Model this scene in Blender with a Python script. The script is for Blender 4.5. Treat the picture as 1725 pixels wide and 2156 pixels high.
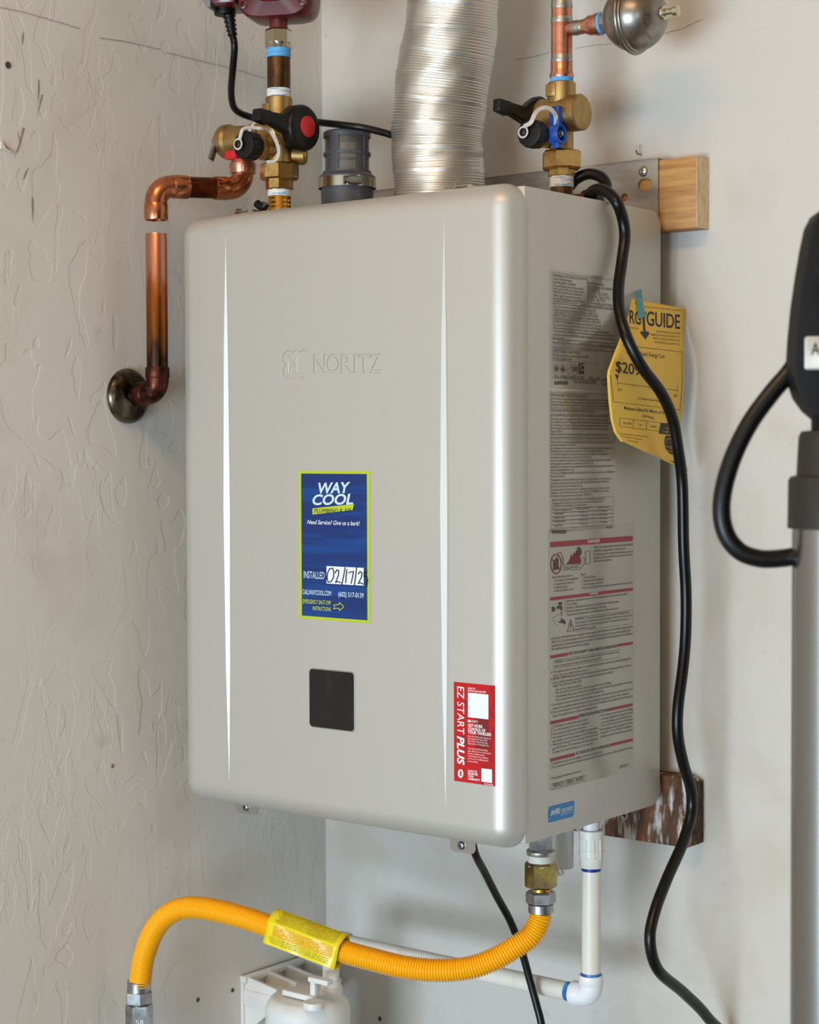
import bpy, bmesh, math, random
from mathutils import Vector, Matrix
from mathutils.geometry import interpolate_bezier, tessellate_polygon
random.seed(7)
for o in list(bpy.data.objects): bpy.data.objects.remove(o)
scene = bpy.context.scene
COL = scene.collection
PI = math.pi

# ------------------------------------------------------------------ camera
IW, IH = 1725.0, 2156.0
FPX, YAW, PITCH, ROLL = 3831.557, 0.66788, 0.03531, -0.00334
CAM = Vector((0.943749, -1.344090, 1.369499))
_f = Vector((-math.sin(YAW)*math.cos(PITCH), math.cos(YAW)*math.cos(PITCH), -math.sin(PITCH)))
_r0 = Vector((math.cos(YAW), math.sin(YAW), 0)); _u0 = _r0.cross(_f)
_r = _r0*math.cos(ROLL) + _u0*math.sin(ROLL)
_u = -_r0*math.sin(ROLL) + _u0*math.cos(ROLL)
cd = bpy.data.cameras.new('camera'); cam = bpy.data.objects.new('camera', cd); COL.objects.link(cam)
cd.sensor_fit = 'HORIZONTAL'; cd.sensor_width = 24.0; cd.lens = FPX/IW*24.0
cd.clip_start = 0.05; cd.clip_end = 100
cam.matrix_world = Matrix(((_r.x, _u.x, -_f.x, CAM.x), (_r.y, _u.y, -_f.y, CAM.y), (_r.z, _u.z, -_f.z, CAM.z), (0, 0, 0, 1)))
cd.dof.use_dof = True; cd.dof.focus_distance = 1.76; cd.dof.aperture_fstop = 6.7
scene.camera = cam

def ray(px, py): return _f + _r*((px-IW/2)/FPX) - _u*((py-IH/2)/FPX)
def at(px, py, ax, val):
    d = ray(px, py); t = (val-CAM[ax])/d[ax]; return CAM + d*t
def atX(px, py, v): return at(px, py, 0, v)
def atY(px, py, v): return at(px, py, 1, v)
def atD(px, py, s): return CAM + ray(px, py)*s
def dep(p): return (Vector(p)-CAM).dot(_f)
def m_of(npx, p): return npx*dep(p)/FPX          # pixels -> metres at a point

# ------------------------------------------------------------------ light
w = bpy.data.worlds.new('world'); scene.world = w; w.use_nodes = True
bg = w.node_tree.nodes['Background']
bg.inputs['Color'].default_value = (0.80, 0.90, 1.0, 1); bg.inputs['Strength'].default_value = 0.9

def area(name, loc, target, sx, sy, power, col):
    l = bpy.data.lights.new(name, 'AREA'); l.shape = 'RECTANGLE'; l.size = sx; l.size_y = sy
    l.energy = power; l.color = col
    o = bpy.data.objects.new(name, l); COL.objects.link(o); o.location = loc
    o.rotation_euler = (Vector(target)-Vector(loc)).to_track_quat('-Z', 'Y').to_euler()
    return o
# daylight through the open garage door behind the photographer
area('garage_door_daylight', (0.55, -4.55, 0.62), (0.35, 0.0, 0.9), 1.9, 1.2, 168, (0.68, 0.86, 1.0))
# added light, no window behind it, for the highlight on the cover's right edge
area('edge_highlight_light', (3.9, -4.5, 1.25), (0.0, 0.0, 1.3), 0.6, 1.2, 30, (0.80, 0.92, 1.0))
# warm ceiling fixture of the garage
area('ceiling_lamp', (0.35, -1.3, 2.64), (0.35, -1.3, 0.0), 1.0, 0.4, 17, (1.0, 0.62, 0.32))

vs = scene.view_settings
vs.view_transform = 'Standard'; vs.look = 'None'; vs.exposure = -0.04; vs.gamma = 1.0; vs.use_curve_mapping = False

# ------------------------------------------------------------------ materials
def lin(c): return tuple(((x/255)/12.92 if x/255 <= 0.04045 else ((x/255+0.055)/1.055)**2.4) for x in c) + (1,)
MATS = {}
def mk(name, rgb, rough=0.5, metal=0.0, var=None, bump=None, coat=0.0, spec=0.5, alpha=1.0, trans=0.0, aniso=0.0, emit=None, sss=0.0):
    """var: (rgb2, scale xyz, lo, hi)   bump: (scale xyz, strength, distance)"""
    m = bpy.data.materials.new(name); m.use_nodes = True; nt = m.node_tree; b = nt.nodes['Principled BSDF']
    b.inputs['Base Color'].default_value = lin(rgb); b.inputs['Roughness'].default_value = rough
    b.inputs['Metallic'].default_value = metal; b.inputs['Coat Weight'].default_value = coat
    b.inputs['Specular IOR Level'].default_value = spec; b.inputs['Alpha'].default_value = alpha
    b.inputs['Transmission Weight'].default_value = trans; b.inputs['Anisotropic'].default_value = aniso
    if sss: b.inputs['Subsurface Weight'].default_value = sss; b.inputs['Subsurface Radius'].default_value = (.004, .004, .004)
    tc = nt.nodes.new('ShaderNodeTexCoord')
    if var:
        items = var if isinstance(var, list) else [var]
        prev = None
        for rgb2, sc, lo, hi in items:
            mp = nt.nodes.new('ShaderNodeMapping'); mp.inputs['Scale'].default_value = sc if isinstance(sc, tuple) else (sc,)*3
            nz = nt.nodes.new('ShaderNodeTexNoise'); nz.inputs['Scale'].default_value = 1.0; nz.inputs['Detail'].default_value = 6; nz.inputs['Roughness'].default_value = .62
            rp = nt.nodes.new('ShaderNodeValToRGB'); rp.color_ramp.elements[0].position = lo; rp.color_ramp.elements[1].position = hi
            mx = nt.nodes.new('ShaderNodeMix'); mx.data_type = 'RGBA'
            nt.links.new(tc.outputs['Object'], mp.inputs['Vector']); nt.links.new(mp.outputs[0], nz.inputs['Vector'])
            nt.links.new(nz.outputs['Fac'], rp.inputs['Fac']); nt.links.new(rp.outputs['Color'], mx.inputs['Factor'])
            if prev is None: mx.inputs['A'].default_value = lin(rgb)
            else: nt.links.new(prev, mx.inputs['A'])
            mx.inputs['B'].default_value = lin(rgb2); prev = mx.outputs['Result']
        nt.links.new(prev, b.inputs['Base Color'])
    if bump:
        sc, st, dist = bump
        mp = nt.nodes.new('ShaderNodeMapping'); mp.inputs['Scale'].default_value = sc if isinstance(sc, tuple) else (sc,)*3
        nz = nt.nodes.new('ShaderNodeTexNoise'); nz.inputs['Scale'].default_value = 1.0; nz.inputs['Detail'].default_value = 5
        bp = nt.nodes.new('ShaderNodeBump'); bp.inputs['Strength'].default_value = st; bp.inputs['Distance'].default_value = dist
        nt.links.new(tc.outputs['Object'], mp.inputs['Vector']); nt.links.new(mp.outputs[0], nz.inputs['Vector'])
        nt.links.new(nz.outputs['Fac'], bp.inputs['Height']); nt.links.new(bp.outputs[0], b.inputs['Normal'])
    MATS[name] = m
    return m

mk('paint', (190, 187, 180), .43, .42, bump=(1500, .05, .0004))
mk('label_film', (176, 173, 166), .22, .42, spec=.35)
mk('panel_black', (14, 13, 14), .16, 0, spec=.6, var=((40, 39, 40), (60, 60, 25), .55, .75))
mk('panel_rim', (150, 148, 142), .35, .6)
mk('black_rubber', (7, 7, 8), .36, 0, spec=.35)
mk('black_plastic', (9, 9, 9), .42, 0, spec=.35)
mk('black_matte', (10, 10, 10), .5, 0, spec=.3)
mk('cord_black', (7, 7, 7), .33, 0, spec=.35)
mk('brass', (196, 160, 98), .30, 1.0, var=((140, 104, 58), 60, .45, .75), bump=(900, .08, .0005))
mk('brass_cast', (178, 148, 96), .42, 1.0, var=((136, 106, 62), 45, .45, .8), bump=(1400, .2, .0005))
mk('brass_bright', (214, 162, 72), .24, 1.0)
mk('bronze_dark', (110, 80, 52), .40, 1.0, var=((58, 42, 30), (70, 70, 30), .4, .7), bump=(600, .2, .0006))
mk('nickel', (205, 198, 180), .22, 1.0)
mk('steel', (190, 190, 186), .28, 1.0, bump=((20, 400, 400), .05, .0004))
mk('zinc', (176, 178, 180), .34, 1.0, var=((130, 132, 136), 90, .4, .7))
mk('zinc_yellow', (176, 158, 78), .30, 1.0, var=((140, 112, 96), 80, .4, .65))
mk('stainless', (206, 202, 196), .40, .9, var=((160, 154, 146), (9, 9, 28), .42, .66), bump=((30, 30, 700), .06, .0004))
mk('tank_steel', (158, 152, 144), .34, 1.0, var=((112, 106, 100), 35, .4, .7))
mk('aluminium_foil', (222, 219, 212), .42, 1.0, bump=((70, 70, 130), .10, .0015))
mk('copper', (208, 138, 102), .25, 1.0, var=((160, 92, 60), 55, .45, .75))
mk('copper_pink', (212, 150, 126), .30, 1.0, var=((176, 100, 76), 60, .45, .75))
mk('copper_brown', (122, 66, 36), .33, 1.0, var=((60, 34, 22), (60, 60, 60), .42, .66))
mk('copper_dark', (92, 50, 38), .46, 1.0, var=[((40, 30, 28), 70, .42, .62), ((150, 84, 50), 60, .62, .72)])
mk('solder', (172, 170, 162), .36, 1.0, bump=(300, .4, .001))
mk('solder_white', (214, 208, 186), .5, 0)
mk('escutcheon', (120, 110, 94), .28, 1.0, var=((44, 38, 32), 45, .40, .62))
mk('tape_blue', (92, 168, 226), .55, 0, var=((58, 130, 196), (60, 60, 700), .45, .7), bump=((60, 60, 900), .5, .0006))
mk('tape_white', (222, 218, 206), .6, 0, var=((92, 160, 216), (70, 70, 420), .50, .60), bump=((60, 60, 700), .5, .0006))
mk('paste_white', (214, 212, 198), .55, 0, bump=(400, .4, .0008))
mk('red_paint', (96, 22, 26), .32, 0, var=((74, 18, 22), 40, .4, .7), coat=.2)
mk('red_plastic', (196, 26, 32), .38, 0)
mk('blue_plastic', (18, 72, 158), .36, 0)
mk('strap_clear', (190, 185, 176), .42, 0, sss=.2)
mk('grey_pvc', (74, 74, 78), .45, 0)
mk('white_pvc', (224, 220, 210), .36, 0, var=((206, 200, 188), (40, 40, 12), .5, .8))
mk('white_pvc_new', (232, 234, 238), .32, 0)
mk('white_plastic', (226, 226, 224), .45, 0, var=((196, 196, 192), 40, .6, .9))
mk('frost_plastic', (222, 222, 222), .4, 0, sss=.3)
mk('primer_blue', (30, 96, 178), .35, 0, var=((70, 170, 224), 60, .45, .6))
mk('primer_dark', (16, 46, 130), .35, 0)
mk('hose_yellow', (250, 182, 16), .22, 0)
mk('sleeve_yellow', (232, 214, 20), .22, 0, spec=.6)
mk('ink', (44, 40, 38), .6, 0)
mk('ink_grey', (66, 62, 58), .5, 0)
mk('ink_red', (150, 46, 58), .4, 0)
mk('ink_darkred', (120, 10, 18), .4, 0)
mk('ink_orange', (226, 96, 20), .4, 0)
mk('ink_white', (232, 234, 236), .45, 0)
mk('ink_pale', (196, 216, 226), .45, 0)
mk('ink_lime', (196, 214, 48), .45, 0)
mk('ink_pen', (16, 14, 18), .4, 0)
mk('tank_ink', (120, 84, 50), .5, 0)
mk('sticker_blue', (26, 48, 108), .4, 0, spec=.3, var=((20, 66, 132), (6, 6, 90), .46, .60))
mk('sticker_lime', (176, 192, 40), .4, 0)
mk('sticker_red', (184, 24, 26), .4, 0, spec=.3, var=((112, 24, 26), (38, 38, 18), .54, .64))
mk('sticker_cyan', (28, 128, 190), .36, 0)
mk('sticker_white', (226, 232, 236), .4, 0)
mk('paper_yellow', (232, 190, 74), .62, 0, bump=(25, .15, .004))
mk('tape_teal', (94, 164, 180), .5, 0, alpha=.82)
mk('wood_new', (196, 148, 88), .6, 0, var=[((160, 110, 58), (10, 10, 160), .42, .66), ((222, 184, 124), (6, 6, 60), .6, .8)], bump=((14, 14, 300), .2, .001))
mk('wood_end', (230, 204, 166), .75, 0, var=((206, 174, 132), (260, 90, 90), .4, .7), bump=(500, .3, .001))
mk('wood_old', (116, 76, 44), .8, 0, var=[((66, 44, 28), (50, 50, 16), .40, .62), ((170, 112, 60), (30, 30, 18), .56, .64), ((196, 192, 188), (85, 85, 17), .50, .60)], bump=((200, 200, 80), .5, .002))
mk('wood_old_end', (92, 66, 40), .85, 0, var=((40, 28, 18), (160, 160, 90), .42, .6), bump=(260, .9, .004))
mk('wood_split', (206, 156, 92), .75, 0)
mk('pole_chrome', (158, 158, 156), .24, 1.0)
mk('collar_grey', (44, 42, 39), .5, 0, spec=.3)
mk('badge_silver', (214, 212, 206), .3, .4)
mk('grey_box', (112, 116, 114), .5, 0)
mk('chip_white', (226, 222, 212), .8, 0)
mk('chip_brown', (150, 108, 66), .8, 0)
mk('hole_dark', (70, 66, 62), .8, 0)
mk('concrete', (138, 140, 140), .85, 0, var=((124, 120, 114), 3, .4, .7), bump=(60, .2, .002))
mk('plywood', (92, 72, 52), .8, 0, var=((70, 54, 38), (2, 2, 14), .4, .7))
mk('ceiling_white', (200, 170, 130), .9, 0, bump=(90, .3, .004))

def screen_mat():
    m = mk('mesh_screen', (112, 106, 96), .55, .4)
    nt = m.node_tree; b = nt.nodes['Principled BSDF']; tc = nt.nodes.new('ShaderNodeTexCoord')
    ck = nt.nodes.new('ShaderNodeTexChecker'); ck.inputs['Scale'].default_value = 900
    ck.inputs['Color1'].default_value = (.35,)*3+(1,); ck.inputs['Color2'].default_value = (.85,)*3+(1,)
    nt.links.new(tc.outputs['Object'], ck.inputs['Vector']); nt.links.new(ck.outputs['Color'], b.inputs['Alpha'])
screen_mat()

def wall_mat(name, rgb, rgb2, plane, strength):
    """skip-trowel plaster: low plateaus with thin torn edges, taller than wide; plane is the horizontal axis of the wall"""
    m = bpy.data.materials.new(name); m.use_nodes = True; nt = m.node_tree; b = nt.nodes['Principled BSDF']; N = nt.nodes.new; L = nt.links.new
    b.inputs['Roughness'].default_value = .72; b.inputs['Specular IOR Level'].default_value = .35
    tc = N('ShaderNodeTexCoord')
    def noise(scale, detail, dist=0.0, rough=.5):
        mp = N('ShaderNodeMapping'); mp.inputs['Scale'].default_value = scale
        nz = N('ShaderNodeTexNoise'); nz.inputs['Scale'].default_value = 1; nz.inputs['Detail'].default_value = detail
        nz.inputs['Distortion'].default_value = dist; nz.inputs['Roughness'].default_value = rough
        L(tc.outputs['Object'], mp.inputs['Vector']); L(mp.outputs[0], nz.inputs['Vector']); return nz.outputs['Fac']
    def ramp(x, *st):
        r = N('ShaderNodeValToRGB'); e = r.color_ramp.elements
        while len(e) < len(st): e.new(.5)
        for k, (p, v) in enumerate(st): e[k].position = p; e[k].color = (v, v, v, 1)
        L(x, r.inputs['Fac']); return r.outputs['Color']
    def math_(op, a, c):
        n = N('ShaderNodeMath'); n.operation = op
        for k, x in enumerate((a, c)):
            if isinstance(x, (int, float)): n.inputs[k].default_value = x
            else: L(x, n.inputs[k])
        return n.outputs[0]
    hz = 23 if plane == 'y' else 20
    n1 = noise((hz, hz, 12 if plane == 'y' else 24), 1.8, .9, .45)
    pl = ramp(n1, (.405, 0), (.417, 1), (.60, 1), (.612, 0))
    big = ramp(noise((5, 5, 3.5), 1), (.36, .25), (.56, 1))
    n2 = noise((60, 60, 36), 2, .8)
    msk = ramp(noise((11, 11, 7), 2), (.52, 0), (.62, 1))
    fine = math_('MULTIPLY', ramp(n2, (.53, 0), (.555, 1)), msk)
    h = math_('ADD', math_('MULTIPLY', pl, big), math_('MULTIPLY', fine, .45))
    h = math_('ADD', h, math_('MULTIPLY', noise((420, 420, 420), 3), .10))
    bp = N('ShaderNodeBump'); bp.inputs['Strength'].default_value = strength; bp.inputs['Distance'].default_value = .0011
    L(h, bp.inputs['Height']); L(bp.outputs[0], b.inputs['Normal'])
    mx = N('ShaderNodeMix'); mx.data_type = 'RGBA'; mx.inputs['A'].default_value = lin(rgb); mx.inputs['B'].default_value = lin(rgb2)
    dirt = math_('ADD', ramp(noise((5, 5, 4), 6, .4, .65), (.52, 0), (.78, .8)), ramp(noise((26, 26, 22), 5, .3, .6), (.66, 0), (.80, .9)))
    L(dirt, mx.inputs['Factor']); L(mx.outputs['Result'], b.inputs['Base Color'])
    MATS[name] = m
wall_mat('plaster_left', (222, 218, 212), (202, 194, 182), 'y', .36)
wall_mat('plaster_back', (204, 199, 192), (186, 176, 160), 'x', .20)

def pipe_gradient(name, z0, z1):
    # heat-stained copper: dark brown near the old joint, orange above, sanded pink at the cut end
    m = mk(name, (205, 118, 78), .28, 1.0); nt = m.node_tree; b = nt.nodes['Principled BSDF']; N = nt.nodes.new; L = nt.links.new
    tc = N('ShaderNodeTexCoord'); sx = N('ShaderNodeSeparateXYZ'); L(tc.outputs['Object'], sx.inputs[0])
    mp = N('ShaderNodeMapping'); mp.inputs['Scale'].default_value = (150, 150, 22); nz = N('ShaderNodeTexNoise'); nz.inputs['Scale'].default_value = 1; nz.inputs['Detail'].default_value = 6
    L(tc.outputs['Object'], mp.inputs['Vector']); L(mp.outputs[0], nz.inputs['Vector'])
    mr = N('ShaderNodeMapRange'); mr.inputs['From Min'].default_value = z0; mr.inputs['From Max'].default_value = z1; L(sx.outputs['Z'], mr.inputs['Value'])
    a1 = N('ShaderNodeMath'); a1.operation = 'SUBTRACT'; a1.inputs[1].default_value = .5; L(nz.outputs['Fac'], a1.inputs[0])
    a2 = N('ShaderNodeMath'); a2.operation = 'MULTIPLY_ADD'; a2.inputs[1].default_value = .55; L(a1.outputs[0], a2.inputs[0]); L(mr.outputs[0], a2.inputs[2])
    cr = N('ShaderNodeValToRGB'); e = cr.color_ramp.elements; st = [(0, (62, 46, 38)), (.16, (70, 48, 36)), (.24, (124, 74, 36)), (.42, (150, 84, 36)), (.58, (176, 98, 52)), (.68, (208, 140, 112)), (1, (216, 152, 128))]
    while len(e) < len(st): e.new(.5)
    for k, (q, c) in enumerate(st): e[k].position = q; e[k].color = lin(c)
    L(a2.outputs[0], cr.inputs['Fac']); L(cr.outputs['Color'], b.inputs['Base Color'])
# ------------------------------------------------------------------ mesh builder
ROOT = {}
def perp(d):
    d = Vector(d).normalized(); a = Vector((0, 0, 1)) if abs(d.z) < .9 else Vector((0, 1, 0))
    u = (a - d*a.dot(d)).normalized(); return u, d.cross(u)
class MB:
    def __init__(s): s.v = []; s.f = []
    def add(s, vs, fs):
        k = len(s.v); s.v += [tuple(p) for p in vs]; s.f += [tuple(i+k for i in f) for f in fs]; return s
    def loft(s, rings, cap0=True, cap1=True, loop=True):
        n = len(rings[0]); vs = [p for r in rings for p in r]; fs = []
        for i in range(len(rings)-1):
            for j in range(n if loop else n-1):
                a = i*n+j; b = i*n+(j+1) % n; fs.append((a, b, b+n, a+n))
        if cap0: fs.append(tuple(range(n-1, -1, -1)))
        if cap1: fs.append(tuple(range((len(rings)-1)*n, len(rings)*n)))
        return s.add(vs, fs)
    def lathe(s, o, d, prof, seg=32, rot=0.0, cap0=True, cap1=True):
        o = Vector(o); d = Vector(d).normalized(); u, v = perp(d)
        rings = [[o + d*t + (u*math.cos(2*PI*k/seg+rot) + v*math.sin(2*PI*k/seg+rot))*r for k in range(seg)] for t, r in prof]
        return s.loft(rings, cap0, cap1)
    def cyl(s, a, b, r, r2=None, seg=32, ch=.0):
        a = Vector(a); b = Vector(b); L = (b-a).length; r2 = r if r2 is None else r2
        pr = [(0, r), (L, r2)] if not ch else [(0, r-ch), (ch, r), (L-ch, r2), (L, r2-ch)]
        return s.lathe(a, b-a, pr, seg)
    def nut(s, o, d, r, h, sides=6, rot=0.0, ch=.1):
        return s.lathe(o, d, [(0, r*(1-ch)), (h*ch, r), (h*(1-ch), r), (h, r*(1-ch))], sides, rot)
    def tube(s, pts, r, seg=20, cap=True):
        pts = [Vector(p) for p in pts]; n = len(pts); rr = r if isinstance(r, (list, tuple)) else [r]*n
        t = (pts[1]-pts[0]).normalized(); u, v = perp(t); rings = []
        for i in range(n):
            t2 = (pts[min(i+1, n-1)]-pts[max(i-1, 0)]).normalized()
            u = (u - t2*u.dot(t2)).normalized(); v = t2.cross(u)
            rings.append([pts[i] + (u*math.cos(2*PI*k/seg) + v*math.sin(2*PI*k/seg))*rr[i] for k in range(seg)])
        return s.loft(rings, cap, cap)
    def box(s, lo, hi):
        (a, b, c), (d, e, f) = lo, hi
        return s.add([(a, b, c), (d, b, c), (d, e, c), (a, e, c), (a, b, f), (d, b, f), (d, e, f), (a, e, f)],
                     [(3, 2, 1, 0), (4, 5, 6, 7), (0, 1, 5, 4), (1, 2, 6, 5), (2, 3, 7, 6), (3, 0, 4, 7)])
    def obox(s, c, u, v, n, hu, hv, hn):
        c = Vector(c); P = [c+u*hu*a+v*hv*b+n*hn*e for e in (-1, 1) for a, b in ((-1, -1), (1, -1), (1, 1), (-1, 1))]
        return s.add(P, [(3, 2, 1, 0), (4, 5, 6, 7), (0, 1, 5, 4), (1, 2, 6, 5), (2, 3, 7, 6), (3, 0, 4, 7)])
    def prism(s, pts, n):
        n = Vector(n); k = len(pts); P = [Vector(p) for p in pts]
        return s.add(P + [p+n for p in P], [tuple(range(k-1, -1, -1)), tuple(range(k, 2*k))] + [(i, (i+1) % k, (i+1) % k+k, i+k) for i in range(k)])
    def sphere(s, c, r, seg=24, rings=12, sc=(1, 1, 1)):
        c = Vector(c); R = []
        for i in range(1, rings):
            a = PI*i/rings; R.append([c+Vector((math.sin(a)*math.cos(2*PI*k/seg)*r*sc[0], math.sin(a)*math.sin(2*PI*k/seg)*r*sc[1], -math.cos(a)*r*sc[2])) for k in range(seg)])
        return s.loft(R)
    def build(s, name, mat, parent=None, angle=38, origin=None, bevel=0.0, bseg=2, flat=False, weighted=False, fixn=True):
        org = Vector(ROOT[parent.name]) if parent else Vector(origin or (0, 0, 0))
        me = bpy.data.meshes.new(name)
        me.from_pydata([Vector(p)-org for p in s.v], [], s.f); me.update()
        bm = bmesh.new(); bm.from_mesh(me)
        if fixn: bmesh.ops.recalc_face_normals(bm, faces=bm.faces)
        if bevel:
            es = [e for e in bm.edges if len(e.link_faces) == 2 and e.calc_face_angle(0) > .6]
            bmesh.ops.bevel(bm, geom=es, offset=bevel, segments=bseg, profile=.5, affect='EDGES', clamp_overlap=True)
        bm.to_mesh(me); bm.free()
        if not flat:
            me.polygons.foreach_set('use_smooth', [True]*len(me.polygons)); me.set_sharp_from_angle(angle=math.radians(angle))
        me.materials.append(MATS[mat])
        o = bpy.data.objects.new(name, me); COL.objects.link(o)
        if parent: o.parent = parent; ROOT[o.name] = tuple(org)
        else: o.location = org; ROOT[o.name] = tuple(org)
        if weighted:
            md = o.modifiers.new('normals', 'WEIGHTED_NORMAL'); md.keep_sharp = True; md.weight = 80
        return o
def tag(o, label, cat, group=None):
    o['label'] = label; o['category'] = cat
    if group: o['group'] = group
    return o
def thing(name, label, cat, loc, group=None):
    o = bpy.data.objects.new(name, None); o.empty_display_size = .03; COL.objects.link(o); o.location = loc
    ROOT[o.name] = tuple(loc); return tag(o, label, cat, group)
def struct(o): o['kind'] = 'structure'; return o
def sub(o, label): o['label'] = label; return o

def spline(pts, n=10):
    """Catmull-Rom through points"""
    P = [Vector(p) for p in pts]; P = [P[0]*2-P[1]] + P + [P[-1]*2-P[-2]]; out = []
    for i in range(1, len(P)-2):
        for k in range(n):
            t = k/n; a, b, c, d = P[i-1], P[i], P[i+1], P[i+2]
            out.append(.5*((2*b)+(c-a)*t+(2*a-5*b+4*c-d)*t*t+(3*b-a-3*c+d)*t**3))
    out.append(P[-2]); return out
def resample(pts, step):
    L = [0]
    for a, b in zip(pts, pts[1:]): L.append(L[-1]+(b-a).length)
    n = max(2, int(round(L[-1]/step))); out = []; j = 0
    for k in range(n+1):
        s_ = L[-1]*k/n
        while j < len(L)-2 and L[j+1] < s_: j += 1
        t = (s_-L[j])/max(1e-9, L[j+1]-L[j]); out.append(pts[j].lerp(pts[j+1], t))
    return out, L[-1]/n
def arc(c, a, b, n=10):
    """quarter turn from c+a to c+b style elbow: points c - ... a and b are offset vectors from the arc centre"""
    return [c + a*math.cos(PI/2*k/n) + b*math.sin(PI/2*k/n) for k in range(n+1)]

# ------------------------------------------------------------------ lettering
_tc = {}
def text_geo(s, bold=0.0, shear=0.0, res=2):
    key = (s, shear, res)
    if key in _tc: return _tc[key]
    cu = bpy.data.curves.new('t', 'FONT'); cu.body = s; cu.size = 1; cu.resolution_u = res; cu.shear = shear
    o = bpy.data.objects.new('t', cu); COL.objects.link(o)
    dg = bpy.context.evaluated_depsgraph_get(); me = o.evaluated_get(dg).to_mesh()
    V = [(p.co.x, p.co.y) for p in me.vertices]; F = [tuple(p.vertices) for p in me.polygons]
    o.evaluated_get(dg).to_mesh_clear(); bpy.data.objects.remove(o); bpy.data.curves.remove(cu)
    xs = [p[0] for p in V] or [0, 1]; x0, x1 = min(xs), max(xs)
    g = ([((x-x0)/max(1e-6, x1-x0), y) for x, y in V], F, x1-x0); _tc[key] = g; return g
_V = text_geo('H')[0]; CAPH = max(p[1] for p in _V)
def curve_loops(s, shear=0.0, steps=5):
    cu = bpy.data.curves.new('c', 'FONT'); cu.body = s; cu.size = 1; cu.shear = shear; o = bpy.data.objects.new('c', cu); COL.objects.link(o)
    dg = bpy.context.evaluated_depsgraph_get(); cv = o.evaluated_get(dg).to_curve(dg); loops = []
    for sp in cv.splines:
        bp = sp.bezier_points; L = []
        for k in range(len(bp)):
            p, q = bp[k], bp[(k+1) % len(bp)]
            straight = (p.handle_right-p.co).cross(q.co-p.co).length < 1e-5 and (q.handle_left-q.co).cross(q.co-p.co).length < 1e-5
            L += [(v.x, v.y) for v in interpolate_bezier(p.co, p.handle_right, q.handle_left, q.co, 2 if straight else steps)[:-1]]
        if len(L) > 2: loops.append(L)
    o.to_curve_clear(); bpy.data.objects.remove(o); bpy.data.curves.remove(cu); return loops
def area2(L): return sum(L[k][0]*L[(k+1) % len(L)][1]-L[(k+1) % len(L)][0]*L[k][1] for k in range(len(L)))
def shift_loop(L, d):
    '''move a loop to its left by d'''
    out = []; n = len(L)
    for k in range(n):
        a = Vector(L[k])-Vector(L[k-1]); b = Vector(L[(k+1) % n])-Vector(L[k]); a.normalize(); b.normalize()
        na = Vector((-a.y, a.x)); nb = Vector((-b.y, b.x)); s_ = na+nb; q = max(.35, 1+na.dot(nb)); out.append(tuple(Vector(L[k])+s_*(d/q)))
    return out
def inside(p, L):
    r = False; n = len(L)
    for k in range(n):
        (xa, ya), (xb, yb) = L[k], L[(k+1) % n]
        if (ya > p[1]) != (yb > p[1]) and p[0] < (xb-xa)*(p[1]-ya)/(yb-ya)+xa: r = not r
    return r
def bold_geo(s, bold, shear):
    key = (s, bold, shear, 'b')
    if key in _tc: return _tc[key]
    loops = curve_loops(s, shear); outer = []; holes = []
    for i, L in enumerate(loops): (holes if sum(inside(L[0], M) for j, M in enumerate(loops) if j != i) % 2 else outer).append(L)
    V = []; F = []
    for L in outer:
        G = [L if area2(L) > 0 else L[::-1]] + [H if area2(H) < 0 else H[::-1] for H in holes if inside(H[0], L)]
        G = [shift_loop(Q, -bold*.8) for Q in G]; T = tessellate_polygon([[Vector((x, y, 0)) for x, y in Q] for Q in G]); k = len(V)
        V += [q for Q in G for q in Q]; F += [tuple(i+k for i in t) for t in T]
    x0 = min(x for x, y in V); x1 = max(x for x, y in V)
    g = ([((x-x0)/(x1-x0), y) for x, y in V], F, x1-x0); _tc[key] = g; return g
def put(mb, s, fn, bold=0.0, shear=0.0, res=2):
    V, F, wd = text_geo(s, 0.0, shear, res) if bold <= 0 else bold_geo(s, bold, shear)
    mb.add([fn(x, y/CAPH) for x, y in V], F)
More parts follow.
